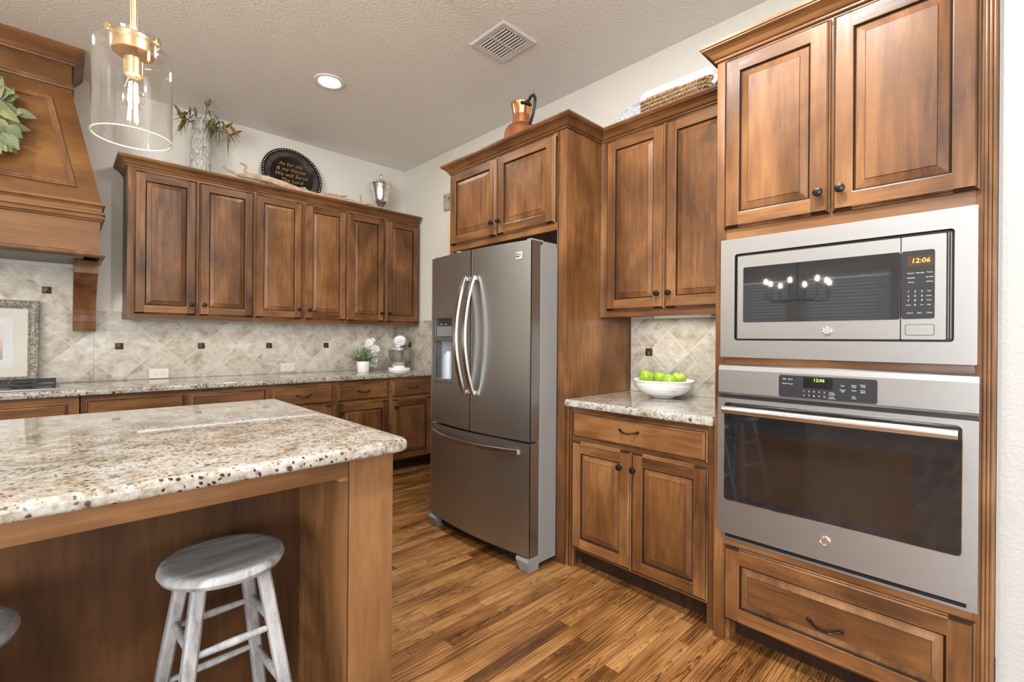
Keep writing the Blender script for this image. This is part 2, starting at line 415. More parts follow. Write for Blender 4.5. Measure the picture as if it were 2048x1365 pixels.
wall_holes('wall_rear', 0, -9.15, -9, -7, -.66, [(-5.4, -1.2, .02, 2.5)], WALL)
TRIMW = plain('white_trim', (.75, .74, .71), .35); BLIND = plain('blind_slats', (.62, .64, .68), .5)
def window(n, y0, y1):
    f = MB()
    for a in ((y0, y0+.05, 0.75, 2.25), (y1-.05, y1, .75, 2.25), (y0, y1, .75, .80), (y0, y1, 2.20, 2.25)):
        f.box(-7.1, -7.05, a[0], a[1], a[2], a[3], TRIMW)
    o = struct(f.build('window_%d' % n))
    g = MB().box(-7.08, -7.075, y0+.05, y1-.05, .8, 2.2, PGLASS).build('pane', o)
    t = thing('window_blind', (-7.03, (y0+y1)/2, 0), 'white slatted blind reflected in the microwave door, %s one' % ('nearer' if n == 1 else 'farther'), 'blind', 0, 'blinds of the nook windows')
    w = (y1-y0)/2-.03; sl = MB()
    for i in range(28):
        z = .80+i*.050; c, s_ = math.cos(math.radians(72))*.026, math.sin(math.radians(72))*.024
        sl.loft([[(-c, -w, z+s_), (c, -w, z-s_), (c, -w, z-s_+.002), (-c, -w, z+s_+.002)], [(-c, w, z+s_), (c, w, z-s_), (c, w, z-s_+.002), (-c, w, z+s_+.002)]], BLIND, sm=False)
    sl.build('slats', t); MB().box(-.03, .03, -w, w, 2.19, 2.245, TRIMW).build('headrail', t)
window(1, -3.45, -2.35); window(2, -2.15, -1.05)
fr = MB()
for y0, y1 in ((-8.6, -8.54), (-6.95, -6.85), (-5.26, -5.2)): fr.box(-7.1, -7.04, y0, y1, .4, 2.6, TRIMW)
fr.box(-7.1, -7.04, -8.6, -5.2, .4, .46, TRIMW); fr.box(-7.1, -7.04, -8.6, -5.2, 2.54, 2.6, TRIMW)
struct(fr.build('window_3'))  # unseen window added only to let the fill light in
fr = MB()
for x0, x1 in ((-5.4, -5.34), (-3.36, -3.24), (-1.26, -1.2)): fr.box(x0, x1, -9.1, -9.04, .02, 2.5, TRIMW)
fr.box(-5.4, -1.2, -9.1, -9.04, 2.44, 2.5, TRIMW)
struct(fr.build('door_1'))

# ------------------------------------------------------------------ cabinet joinery
def panel_front(mb, x0, z0, w, h, kind='door', sw=.058, y=0.):
    """raised panel door ('door'), wide drawer with frame ('framed') or slab drawer ('slab'); front face towards -Y"""
    ed = [(0, -.001), (0, -.009), (.004, -.0125), (.007, -.0135), (.011, -.0195)]
    if kind == 'slab': ed = [(0, -.001), (0, -.009), (.005, -.0125), (.009, -.0130), (.017, -.0195)]
    def ring(i, d): return (x0+i, x0+w-i, z0+i, z0+h-i, y+d)
    R = [ring(*e) for e in ed]
    L = lambda r: [(r[0], r[4], r[2]), (r[1], r[4], r[2]), (r[1], r[4], r[3]), (r[0], r[4], r[3])]
    side_m = [WZ, EDG, GLZ, EDG]
    for k in range(len(R)-1):
        a, b = R[k], R[k+1]; A, B = L(a), L(b); m = side_m[k]
        for i in (1, 3): mb.poly([A[i], A[(i+1) % 4], B[(i+1) % 4], B[i]], m)
        for z_i, (ia, ib) in ((2, (0, 1)), (3, (3, 2))):
            if kind == 'slab':
                mb.poly([A[ia], A[ib], B[ib], B[ia]], m); continue
            xs = [x0+sw, x0+w-sw]; za, zb = a[z_i], b[z_i]
            pa = [A[ia]] + [(x, a[4], za) for x in xs] + [A[ib]]; pb = [B[ia]] + [(x, b[4], zb) for x in xs] + [B[ib]]
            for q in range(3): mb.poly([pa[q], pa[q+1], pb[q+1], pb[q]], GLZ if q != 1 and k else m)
    r4 = R[-1]
    if kind == 'slab':
        mb.poly(L(r4), WX); return
    i5 = ring(sw, -.0195); yy = r4[4]; xl, xr = x0+sw, x0+w-sw
    mb.poly([(r4[0], yy, r4[2]), (xl, yy, r4[2]), (xl, yy, i5[2]), (xl, yy, i5[3]), (xl, yy, r4[3]), (r4[0], yy, r4[3])], WZ)
    mb.poly([(xr, yy, r4[2]), (r4[1], yy, r4[2]), (r4[1], yy, r4[3]), (xr, yy, r4[3]), (xr, yy, i5[3]), (xr, yy, i5[2])], WZ)
    mb.poly([(xl, yy, r4[2]), (xr, yy, r4[2]), (xr, yy, i5[2]), (xl, yy, i5[2])], WX)
    mb.poly([(xl, yy, i5[3]), (xr, yy, i5[3]), (xr, yy, r4[3]), (xl, yy, r4[3])], WX)
    pm = WX if kind == 'framed' else WZ
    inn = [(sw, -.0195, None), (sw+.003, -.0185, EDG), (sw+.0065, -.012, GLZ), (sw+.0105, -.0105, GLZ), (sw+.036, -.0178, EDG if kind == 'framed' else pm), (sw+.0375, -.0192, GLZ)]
    P = [ring(i, d) for i, d, _ in inn]
    for k in range(len(P)-1):
        A, B = L(P[k]), L(P[k+1])
        for i in range(4): mb.poly([A[i], A[(i+1) % 4], B[(i+1) % 4], B[i]], inn[k+1][2])
    mb.poly(L(P[-1]), pm)
def knob(parent, x, z, y=-.0195, r=.0155):
    MB().lathe([(.009, 0), (.008, .002), (.0055, .004), (.0055, .013), (.010, .016), (r, .019), (r, .024), (r*.86, .028), (r*.45, .0305), (.001, .031)], BRONZE, 20, (x, y, z), 1).build('knob', parent)
def pull(parent, x, z, y=-.0195, w=.10, sag=.006):
    p = []; r = []
    for k in range(13):
        t = k/12; a = math.sin(math.pi*t)
        p.append((x-w/2+w*t, y+.004-.030*min(1, a*1.25), z+.004-sag*a*1.6)); r.append(.0062-.0016*a)
    mb = MB().tube(p, r, BRONZE, 8, flat=.8)
    for sx in (-1, 1): mb.lathe([(.008, -.001), (.007, .004), (.004, .007)], BRONZE, 12, (x+sx*w/2, y, z+.004), 1)
    mb.build('pull_handle', parent)
def door(parent, x0, z0, w, h, kx=None, kz=None, kind='door', sw=.058, name='door'):
    mb = MB(); panel_front(mb, x0, z0, w, h, kind, sw); o = mb.build(name, parent)
    if name == 'drawer':
        pull(o, kx if kx is not None else x0+w/2, kz if kz is not None else z0+h/2)
    elif kx is not None: knob(o, kx, kz)
    return o
CROWN = [(0, 0), (.007, 0), (.009, .004), (.009, .008), (.006, .010), (.013, .013), (.017, .018), (.024, .029), (.036, .039), (.046, .044), (.050, .046), (.050, .050), (.055, .053), (.055, .064), (.051, .066), (0, .066)]
def sweep(mb, path, prof, z, m, d0=None, d1=None):
    """profile (out, up) swept along an XY path; outward is to the right of travel; d0/d1: virtual neighbours for mitred ends"""
    P = [Vector(p) for p in path]; ds = [(b-a).normalized() for a, b in zip(P, P[1:])]
    rt = lambda d: Vector((d.y, -d.x)); rings = []
    for i, p in enumerate(P):
        a = ds[i-1] if i else (Vector(d0) if d0 else ds[0]); b = ds[i] if i < len(ds) else (Vector(d1) if d1 else ds[-1])
        na, nb = rt(a), rt(b); mit = (na+nb)/(1+na.dot(nb))
        rings.append([(p.x+mit.x*o, p.y+mit.y*o, z+u) for o, u in prof])
    mb.loft(rings, m, sm=False)
def crown(parent, path, z=2.402, d0=None, d1=None, m=None):
    mb = MB(); sweep(mb, path, CROWN, z, m or WX, d0, d1); return mb.build('crown_moulding', parent)

# ---- upper cabinets on the back wall
UA = [(-2.335, -1.556, 'left', 'beside the range hood, under the glass vase', 2), (-1.556, -.791, 'middle', 'under the dark round platter', 2), (-.791, -.030, 'right', 'in the corner under the silver urn', 2)]
for i, (xa, xb, pos, lab, n) in enumerate(UA):
    w = xb-xa; t = thing('upper_cabinet', (xa, -.33, 0), 'two-door brown maple wall cabinet ' + lab, 'cabinet', 0, 'wall cabinets over the back counter')
    b = MB(); b.box(0, w, .018, .326, 1.375, 2.41, WZ)
    le, re = (.036 if i == 0 else .014), (.010 if i < 2 else .014)
    b.box(0, le, 0, .018, 1.36, 2.405, WZ, .001); b.box(w-re, w, 0, .018, 1.36, 2.405, WZ, .001)
    b.box(le, w-re, 0, .018, 1.36, 1.397, WX, .001); b.box(le, w-re, 0, .018, 2.372, 2.405, WX, .001)
    b.box(w/2-.02, w/2+.02, .001, .018, 1.397, 2.372, WZ)
    if i == 0: b.box(-.003, 0, .004, .32, 1.362, 2.403, WZ)
    b.build('body', t)
    dw = .362; g = .012; x1 = le-.004 if i == 0 else .008
    d0 = x1; d1 = w-dw-.005
    door(t, d0, 1.394, dw, .985, d0+dw-.03, 1.472); door(t, d1, 1.394, dw, .985, d1+.03, 1.472)
cr = MB(); sweep(cr, [(-2.3395, -.014), (-2.3395, -.3318), (-.0275, -.3318)], CROWN, 2.4, WX)
tag(cr.build('crown_moulding'), 'dark brown crown moulding along the top of the back wall cabinets', 'moulding', None, 'thing')

# ---- base cabinets on the back wall
cells = [(-2.572, -2.036, 'third', 'second wide drawer front right of the cooktop'), (-2.036, -1.521, '', ''), (-1.521, -1.012, '', ''), (-1.012, -.500, '', ''), (-.500, -.004, '', '')]
labs = ['brown maple base cabinet just right of the gas cooktop', 'brown maple base cabinet below the outlet left of the dark accent row middle', 'brown maple base cabinet behind the far corner of the island', 'brown maple base cabinet with its knob on the left, drawer above, second from the fridge', 'brown maple corner base cabinet partly hidden by the fridge']
labs[1] = 'base cabinet with a blank drawer front behind the island, second right of the cooktop'
fr_x = [(-2.548, -2.054), (-2.024, -1.543), (-1.501, -1.030), (-.994, -.518), (-.482, -.052)]
for (xa, xb, _, _), lab, (da, db), k in zip(cells, labs, fr_x, range(5)):
    w = xb-xa; t = thing('base_cabinet', (xa, -.61, 0), lab, 'cabinet', 0, 'base cabinets under the back counter')
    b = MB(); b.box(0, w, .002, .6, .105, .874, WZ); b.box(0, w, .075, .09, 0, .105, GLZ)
    b.box(0, w, -.0005, .002, .105, .874, WX); b.build('body', t)
    x0 = da-xa; dw = db-da
    if k < 2: 
        mb = MB(); panel_front(mb, x0, .695, dw, .15, 'slab'); mb.build('drawer', t)
        door(t, x0, .112, dw/2-.003, .562, x0+dw/2-.03, .605); door(t, x0+dw/2+.003, .112, dw/2-.003, .562, x0+dw/2+.03, .605)
    else:
        door(t, x0, .697, dw, .15, None, None, 'slab', name='drawer')
        door(t, x0, .112, dw, .562, (x0+.032 if k != 2 else x0+.03), .604)
t = thing('cooktop_cabinet', (-3.66, -.61, 0), 'brown maple base cabinet under the gas cooktop at the left edge', 'cabinet')
b = MB(); b.box(0, 1.082, .002, .6, .105, .874, WZ); b.box(0, 1.082, .075, .09, 0, .105, GLZ); b.box(0, 1.082, -.004, .002, .105, .874, WX); b.build('body', t)
for x0 in (.05, .555):
    mb = MB(); panel_front(mb, x0, .668, .478, .165, 'slab'); mb.build('drawer', t)
    door(t, x0, .112, .478, .535, x0+.03, .6)

# ---- countertops
def counter(name, x0, x1, y0, y1, z0, z1, label, loc=(0, 0, 0), rz=0, rads=(0, 0, 0, 0), edge=.013, sides='f'):
    """granite slab; plan outline with corner radii (front-left, front-right, back-right, back-left), eased edge profile"""
    pts = []
    for (cx, cy, sx, sy, a0), r in zip(((x0, y0, 1, 1, 180), (x1, y0, -1, 1, 270), (x1, y1, -1, -1, 0), (x0, y1, 1, -1, 90)), rads):
        r = max(r, .004)
        for k in range(7):
            a = math.radians(a0+90*k/6); pts.append((cx+sx*r+r*math.cos(a), cy+sy*r+r*math.sin(a)))
    c = Vector(((x0+x1)/2, (y0+y1)/2)); hx, hy = (x1-x0)/2, (y1-y0)/2
    def ring(i, z): return [(c.x+(p[0]-c.x)*(hx-i)/hx, c.y+(p[1]-c.y)*(hy-i)/hy, z) for p in pts]
    t = z1-z0; rg = []
    for k in range(6):
        a = math.pi/2*k/5; rg.append(ring(edge*.6*(1-math.sin(a)), z0+edge*.6*(1-math.cos(a))))
    for k in range(7):
        a = math.pi/2*k/6; rg.append(ring(edge*(1-math.cos(a)), z1-edge+edge*math.sin(a)))
    mb = MB(); mb.loft(rg, GRAN); o = mb.build(name); o.location = loc; o.rotation_euler = (0, 0, rz)
    return tag(o, label, 'countertop')
counter('countertop', -3.68, -.002, -.647, -.014, .876, .914, 'long speckled granite counter along the tiled back wall')
counter('island_countertop', -4.45, -1.838, -3.142, -1.80, .876, .914, 'thick cream granite island top in the foreground', rads=(.05, .05, .02, .02), edge=.016)
counter('nook_countertop', 0, .814, 0, .676, .876, .914, 'short granite counter under the fruit bowl between fridge and ovens', (-.692, -2.8095, 0), RB, (.02, .003, .003, .003))

# ---- tiled backsplash
t = thing('tiled_backsplash', (-2.49, -.006, 0), 'beige diagonal travertine backsplash under the back wall cabinets', 'backsplash')
o = MB().box(.150, 2.479, -.006, .005, .9145, 1.358, TILE_A).box(0, .150, -.006, .005, .9145, 1.415, TILE_A).build('tile_field', t)
def accent(parent, x, z, y=-.006, s=.046):
    mb = MB(); mb.box(x-s/2, x+s/2, y-.004, y, z-s/2, z+s/2, BRONZT, .001)
    for k in range(8):
        a = 2*math.pi*k/8+.2; mb.tube([(x+math.cos(a)*.004, y-.0045, z+math.sin(a)*.004), (x+math.cos(a+.3)*.012, y-.005, z+math.sin(a+.3)*.012), (x+math.cos(a+.45)*.021, y-.0045, z+math.sin(a+.45)*.021)], [.0018, .0022, .0012], BRONZH, 5)
    mb.lathe([(.005, 0), (.004, .002), (.001, .003)], BRONZH, 10, (x, y-.004, z), 1)
    mb.build('accent_tile', parent)
BRONZT = plain('bronze_tile', (.045, .028, .018), .45, .7); BRONZH = plain('bronze_tile_relief', (.20, .13, .08), .35, .9)
# object coordinates of the tile fields are local: keep the lattice in world position
for mtl, ofs in ((TILE_A, -2.49),):
    for n in mtl.node_tree.nodes:
        if n.type == 'MATH' and n.operation == 'SUBTRACT' and abs(n.inputs[1].default_value+1.847) < 1e-4: n.inputs[1].default_value = -1.847-ofs
for x in (-2.354, -1.847, -1.344, -.841): accent(t, x+2.49, 1.163)
t = thing('hood_backsplash', (-3.68, -.006, 0), 'travertine tile field behind the cooktop and picture frame', 'backsplash')
MB().box(0, 1.189, -.006, .005, .9145, 1.705, TILE_H).build('tile_field', t)
for n in TILE_H.node_tree.nodes:
    if n.type == 'MATH' and n.operation == 'SUBTRACT' and abs(n.inputs[1].default_value+2.727) < 1e-4: n.inputs[1].default_value = -1.847+3.68
accent(t, -2.7305+3.68, 1.5415)
t = thing('corner_backsplash', (-.006, -.013, 0), 'travertine backsplash on the right wall beside the stand mixer', 'backsplash', RB)
MB().box(0, .53, -.006, .005, .9145, 1.415, TILE_B).build('tile_field', t); accent(t, .142, 1.165)
t2 = thing('nook_backsplash', (-.006, -2.809, 0), 'travertine backsplash behind the bowl of green apples', 'backsplash', RB)
MB().box(0, .815, -.006, .005, .9145, 1.368, TILE_B).build('tile_field', t2); accent(t2, .129, 1.163)
# TILE_B uses local X; lattice phase chosen so that a vertex falls on each accent tile
for n in TILE_B.node_tree.nodes:
    if n.type == 'MATH' and n.operation == 'SUBTRACT' and abs(n.inputs[1].default_value+2.938) < 1e-4:
        n.inputs[1].default_value = .129
        n.id_data.links.new([s for s in n.id_data.nodes if s.type == 'SEPXYZ'][0].outputs[0], n.inputs[0])
def outlet(x, z):
    t = thing('wall_outlet', (x, -.0125, z), 'ivory double wall outlet on the tile, ' + ('left of the range hood corbel' if False else ('left one under the wall cabinets' if x < -1.6 else 'right one behind the island corner')), 'outlet', 0, 'outlets on the backsplash')
    MB().box(-.060, .060, -.006, 0, -.037, .037, IVORY, .002).build('plate', t)
    for sx in (-.021, .021):
        mb = MB(); mb.prism(rrect(sx-.017, sx+.017, -.014, .014, .012), -.008, -.0055, IVORY, 1)
        for dz in (-.005, .006): mb.box(sx-.006, sx+.003, -.0085, -.008, dz-.0008, dz+.0008, BLK)
        mb.lathe([(.002, 0), (.002, .0006)], BLK, 8, (sx+.009, -.008, 0), 1)
        mb.build('socket', t)
outlet(-2.119, .953); outlet(-1.188, .968)

# ---- range hood
hx = -3.12
t = thing('range_hood', (hx, 0, 0), 'large brown wooden range hood at the upper left', 'range hood')
hb = MB()
def frus(z0, hw0, y0, z1, hw1, y1, m, yb=-.003):
    hb.loft([[(-hw0, y0, z0), (hw0, y0, z0), (hw0, yb, z0), (-hw0, yb, z0)], [(-hw1, y1, z1), (hw1, y1, z1), (hw1, yb, z1), (-hw1, yb, z1)]], m, sm=False)
frus(2.06, .645, -.50, 2.76, .50, -.42, HX)
frus(2.76, .50, -.42, 3.02, .50, -.42, HX)
hb.build('chimney', t)
b = MB(); b.box(-.635, .635, -.515, -.003, 1.742, 2.055, HX, .001); b.box(-.56, .56, -.46, -.02, 1.728, 1.742, plain('hood_liner_grey', (.20, .19, .17), .4)); b.build('mantel_box', t)
def ring3(mb, hw, y, prof, z, m):
    sweep(mb, [(-hw, -.004), (-hw, y), (hw, y), (hw, -.004)], prof, z, m)
mb = MB(); ring3(mb, .635, -.515, [(0, 0), (.006, 0), (.020, .006), (.026, .012), (.024, .018), (.012, .022), (.012, .030), (.006, .036), (0, .036)], 1.728, EDG); mb.build('lower_moulding', t)
mb = MB(); ring3(mb, .635, -.515, [(0, 0), (.010, .002), (.014, .012), (.022, .016), (.024, .026), (.016, .030), (.016, .034), (.010, .036), (.010, .040), (.024, .043), (.024, .055), (.010, .056), (.006, .066), (.006, .082), (.012, .094), (.022, .100), (.024, .100), (.024, .116), (0, .118)], 1.955, HX); mb.build('mantel_moulding', t)
mb = MB(); ring3(mb, .50, -.42, [(0, 0), (.010, .003), (.013, .012), (.006, .020), (.010, .026), (.010, .034), (0, .036)], 2.772, EDG); mb.build('neck_moulding', t)
mb = MB(); ring3(mb, .502, -.42, [(0, 0), (.010, 0), (.013, .010), (.006, .016), (.012, .022), (.020, .034), (.044, .062), (.050, .068), (.050, .074), (.058, .080), (.058, .100), (0, .100)], 2.925, WX); mb.build('crown_moulding', t)
# framed panel on the sloping face: z is measured up the slope
mb = MB()
sl = (.42-.50)/(2.76-2.06)
def onface(x, z, o): return (x, -.50-(z-2.06)*sl - o, z)
def hw(z): return .645+(z-2.06)*(.50-.645)/.70
rings = []
for ins, o in ((0, .001), (0, .007), (.004, .011), (.010, .012), (.014, .009), (.018, .012), (.026, .013), (.030, .006), (.034, .002)):
    z0, z1 = 2.155+ins, 2.700-ins
    rings.append([onface(-(hw(z0)-.10-ins), z0, o), onface(hw(z0)-.10-ins, z0, o), onface(hw(z1)-.10-ins, z1, o), onface(-(hw(z1)-.10-ins), z1, o)])
mb.loft(rings, EDG, sm=False, caps=(False, False)); mb.build('panel_moulding', t)
for sx in (-1, 1):
    prof = [(-.0125, 1.268), (-.118, 1.268), (-.120, 1.282), (-.116, 1.288), (-.122, 1.33), (-.117, 1.334), (-.117, 1.34)]
    for k in range(9):
        u = k/8; prof.append((-.117-.215*(u**2.4), 1.34+.295*u))
    prof += [(-.345, 1.635), (-.360, 1.645), (-.362, 1.68), (-.355, 1.725), (-.0125, 1.725)]
    mb = MB(); mb.prism(prof, sx*.576-.058, sx*.576+.058, WZ, 0); mb.build('corbel', t)
# wreath on the hood
t = thing('leaf_wreath', (hx+.03, -.505, 2.475), 'green eucalyptus leaf wreath hanging on the range hood', 'wreath')
LEAF = speck('eucalyptus_leaf', (.115, .13, .042), (.25, .25, .10), 7, .5)
LEAF2 = speck('eucalyptus_leaf_grey', (.10, .135, .062), (.20, .235, .12), 7, .5)
mb = MB(); mb.tube([(.20*math.cos(a), -.02, .20*math.sin(a)) for a in (2*math.pi*k/24 for k in range(25))], .012, WZ, 6); mb.build('twig_ring', t)
mb = MB()
def leaf(mb, base, d, n, ln, wd, m, curl=.2, segs=4):
    d = Vector(d).normalized(); n = Vector(n); n = (n-d*n.dot(d)).normalized(); s_ = d.cross(n); L_, C_, R_ = [], [], []
    for k in range(segs+1):
        u = k/segs; w_ = wd*math.sin(math.pi*min(.97, u**.8*.97+.03))/2
        c = Vector(base)+d*ln*u - n*curl*ln*u*u
        L_.append(c-s_*w_+n*w_*.25); C_.append(c); R_.append(c+s_*w_+n*w_*.25)
    for a, b_ in ((L_, C_), (C_, R_)):
        va = [mb.bm.verts.new(p) for p in a]; vb = [mb.bm.verts.new(p) for p in b_]
        for k in range(segs): mb.poly([va[k], vb[k], vb[k+1], va[k+1]], m, True)
for k in range(210):
    a = random.uniform(0, 2*math.pi); r = random.uniform(.11, .235); dd = a+random.uniform(-.9, .9)
    base = (r*math.cos(a), random.uniform(-.075, -.02), r*math.sin(a))
    d = (math.cos(dd), random.uniform(-.45, .15), math.sin(dd)-.25)
    leaf(mb, base, d, (random.uniform(-.4, .4), -1, random.uniform(-.2, .5)), random.uniform(.072, .105), random.uniform(.056, .072), random.choice((LEAF, LEAF, LEAF2)), random.uniform(.05, .35))
mb.build('foliage', t, norm=False)

# ---- cooktop
t = thing('gas_cooktop', (-3.575, -.575, .9145), 'stainless gas cooktop with black grates on the back counter', 'cooktop')
MB().box(0, .912, 0, .465, 0, .010, STEEL, .003).build('tray', t)
IRON = plain('cast_iron', (.014, .015, .017), .45)
for gx in (.02, .315, .61):
    g = MB()
    w = .285
    for yy in (.035, .435): g.bar([(gx, yy, .030), (gx+w, yy, .030)], .012, .014, IRON)
    for xx in (gx+.006, gx+w-.006): g.bar([(xx, .035, .030), (xx, .435, .030)], .012, .014, IRON)
    for xx in (gx+.09, gx+.195): g.bar([(xx, .035, .034), (xx, .12, .042), (xx, .435, .042)], .010, .012, IRON)
    for yy in (.14, .25, .36): g.bar([(gx, yy, .042), (gx+w, yy, .042)], .010, .012, IRON)
    for xx in (gx+.008, gx+w-.008):
        for yy in (.04, .43): g.bar([(xx, yy, .0105), (xx, yy, .030)], .014, .014, IRON, (1, 0, 0))
    g.build('grate', t)
    for yy in (.145, .355): MB().lathe([(.045, 0), (.045, .006), (.03, .009), (.03, .016), (.001, .018)], IRON, 20, (gx+w/2, yy, .0105)).build('burner', t)

# ---- framed picture behind the cooktop
t = thing('picture_frame', (-3.36, -.060, .9155), 'ornate silver-grey framed picture leaning on the tile behind the cooktop', 'picture')
t.rotation_euler = (math.radians(-3.2), 0, 0)
ORN, nt, b = new_mat('ornate_frame'); co = objco(nt)
n = noise(nt, co, 75, 4, .7, 1.5); setc(nt, b, ramp(nt, n, [(.36, (.06, .045, .032)), (.5, (.30, .27, .22)), (.64, (.62, .60, .54))])); b.inputs['Roughness'].default_value = .45; b.inputs['Metallic'].default_value = .35; bump(nt, b, n, 1., .006)
FW, FH = .598, .548
mb = MB(); rg = []
for ins, y in ((0, 0), (0, -.018), (.006, -.026), (.022, -.030), (.040, -.022), (.044, -.014), (.050, -.016), (.054, -.008)):
    rg.append([(ins, y, ins), (FW-ins, y, ins), (FW-ins, y, FH-ins), (ins, y, FH-ins)])
mb.loft(rg, ORN, sm=False, caps=(True, False)); mb.build('frame', t)
MB().box(.05, FW-.05, -.007, -.004, .05, FH-.05, plain('cream_mat', (.56, .535, .47), .8)).build('mat_board', t)
MB().box(.118, FW-.118, -.0085, -.0072, .115, FH-.115, plain('white_mat', (.58, .58, .585), .8)).build('inner_mat', t)
PIC, nt, b = new_mat('seascape_print'); co = nd(nt, 'ShaderNodeTexCoord').outputs['Object']
sp = nd(nt, 'ShaderNodeSeparateXYZ', {0: co}); v = mth(nt, 'ADD', sp.outputs[2], mth(nt, 'MULTIPLY', noise(nt, vmul(nt, co, (2, 1, 9)), 4, 4), .12))
setc(nt, b, ramp(nt, v, [(.20, (.28, .22, .25)), (.27, (.36, .29, .31)), (.33, (.55, .42, .36)), (.38, (.66, .50, .40)), (.45, (.55, .53, .56)), (.5, (.68, .66, .64))])); b.inputs['Roughness'].default_value = .5
MB().box(.165, FW-.165, -.0097, -.0086, .165, FH-.16, PIC).build('print', t)

# ---- fridge surround, upper and base cabinets, tall oven cabinet on the right wall
t = thing('fridge_cabinet', (-.665, -1.735, 0), 'brown maple cabinet and side panels surrounding the steel fridge', 'cabinet', RB)
b = MB(); b.box(0, .04, 0, .66, 0, 1.852, WZ, .001); b.build('left_panel', t)
b = MB(); b.box(1.002, 1.068, 0, .66, 0, 2.41, WZ, .002)
b.box(1.010, 1.014, -.002, 0, .0, 2.40, GLZ); b.build('right_panel', t)
b = MB(); b.box(.0, 1.002, .02, .66, 1.87, 2.41, WZ); b.box(0, 1.0015, 0, .02, 1.852, 1.895, WX, .001); b.box(0, 1.0015, 0, .02, 2.375, 2.41, WX, .001)
b.box(0, .045, 0, .02, 1.895, 2.375, WZ); b.box(.5, .53, .001, .02, 1.895, 2.375, WZ); b.build('body', t)
door(t, .028, 1.892, .476, .498, .476, 1.975); door(t, .516, 1.892, .476, .498, .546, 1.975)
crown(t, [(-.0005, .655), (-.0005, 0), (1.0685, 0), (1.0685, .315-.0005)], d1=(1, 0))
t = thing('upper_cabinet', (-.35, -2.8045, 0), 'tall two-door maple wall cabinet above the bowl of apples', 'cabinet', RB)
b = MB(); b.box(0, .822, .02, .345, 1.385, 2.41, WZ); b.box(0, .055, 0, .02, 1.37, 2.41, WZ, .001); b.box(.78, .822, 0, .02, 1.37, 2.41, WZ, .001)
for x in (.010, .022): b.tube([(x, -.0005, 1.371), (x, -.0005, 2.40)], .005, EDG, 8)
b.box(.055, .78, 0, .02, 1.37, 1.41, WX, .001); b.box(.055, .78, 0, .02, 2.375, 2.41, WX, .001); b.box(.40, .44, .001, .02, 1.41, 2.375, WZ); b.build('body', t)
door(t, .052, 1.408, .364, .984, .386, 1.487); door(t, .424, 1.408, .364, .984, .452, 1.487)
crown(t, [(.0005, 0), (.766, 0)], d0=(0, 1))
MB().box(.30, .62, .10, .16, 1.362, 1.384, WHITEP, .003).build('light_strip', t)
t = thing('base_cabinet', (-.650, -2.8045, 0), 'maple base cabinet with one drawer over two doors between fridge and ovens', 'cabinet', RB)
b = MB(); b.box(.0, .822, .02, .645, .105, .874, WZ); b.box(0, .052, 0, .02, 0, .874, WZ, .001); b.box(.782, .822, 0, .02, 0, .874, WZ, .001); b.box(.052, .782, 0, .02, .105, .128, WX); b.box(.052, .782, 0, .02, .675, .715, WX); b.box(.052, .782, 0, .02, .82, .874, WX); b.box(.40, .43, .001, .02, .128, .675, WZ)
b.box(.052, .78, .078, .09, 0, .105, GLZ); b.box(.02, .026, -.002, 0, .0, .874, GLZ); b.box(.036, .040, -.002, 0, .0, .874, GLZ); b.build('body', t)
door(t, .050, .712, .735, .140, .404, .790, 'slab', name='drawer')
door(t, .050, .118, .363, .576, .360, .612); door(t, .418, .118, .370, .576, .436, .612)

t = thing('oven_cabinet', (-.68, -3.628, 0), 'tall brown maple cabinet holding the microwave and wall oven', 'cabinet', RB)
b = MB()
b.box(0, .018, .0205, .675, 0, 2.41, WZ); b.box(.804, .822, .0205, .675, 0, 2.41, WZ); b.box(.018, .804, .66, .675, .1, 2.41, WZ); b.box(.018, .804, .0205, .66, 2.39, 2.41, WX)
for z in (.415, 1.148, 1.66): b.box(.018, .804, .0205, .66, z, z+.018, WX)
b.build('body', t)
b = MB(); b.box(0, .042, 0, .02, 0, 2.41, WZ, .0015); b.box(.776, .822, 0, .02, 0, 2.41, WZ, .0015)
for z0, z1 in ((.098, .112), (.40, .452), (1.125, 1.185), (1.636, 1.715), (2.372, 2.41)): b.box(.042, .776, 0, .02, z0, z1, WX, .001)
b.box(.398, .424, .001, .02, 1.715, 2.372, WZ)
for x in (.797, .806, .815): b.tube([(x, -.001, 0.001), (x, -.001, 2.40)], .0045, EDG, 8)
b.box(.792, .7945, -.0012, 0, 0, 2.40, GLZ); b.build('face_frame', t)
b = MB(); b.box(.042, .776, .085, .1, 0, .098, GLZ); b.box(.042, .058, .02, .085, 0, .098, WY); b.build('toe_kick', t)
door(t, .035, 1.697, .370, .692, .374, 1.772); door(t, .412, 1.697, .372, .692, .440, 1.772)
door(t, .046, .100, .736, .302, .402, .225, 'framed', .060, 'drawer')
crown(t, [(-.0005, .255), (-.0005, 0), (.8215, 0)])

# ---- microwave
def badge(parent, x, z, y, r=.0145):
    mb = MB(); mb.lathe([(r, -.001), (r, .0035), (r*.9, .0045), (r*.84, .0035)], CHROME, 28, (x, y, z), 1); mb.lathe([(r*.85, .003), (r*.85, .0034)], PANELB, 28, (x, y, z), 1)
    ed = y-.0040
    mb.text('GE', x, z, r*.95, ed-.0004, CHROME, .35)
    for k in range(4):
        a0 = math.pi/2*k+.35; mb.tube([(x+r*q*math.cos(a0+s_), ed+.0002, z+r*q*math.sin(a0+s_)) for q, s_ in ((.76, -.45), (.80, -.1), (.74, .25), (.60, .38), (.62, .12))], .0006, CHROME, 5)
    mb.build('badge', parent)
t = thing('microwave', (-.681, -3.628, 0), 'built-in stainless microwave in a wide trim frame above the oven', 'microwave', RB)
mb = MB()
X0, X1, Z0, Z1 = .029, .782, 1.172, 1.650; ox0, ox1, oz0, oz1 = .084, .731, 1.240, 1.588
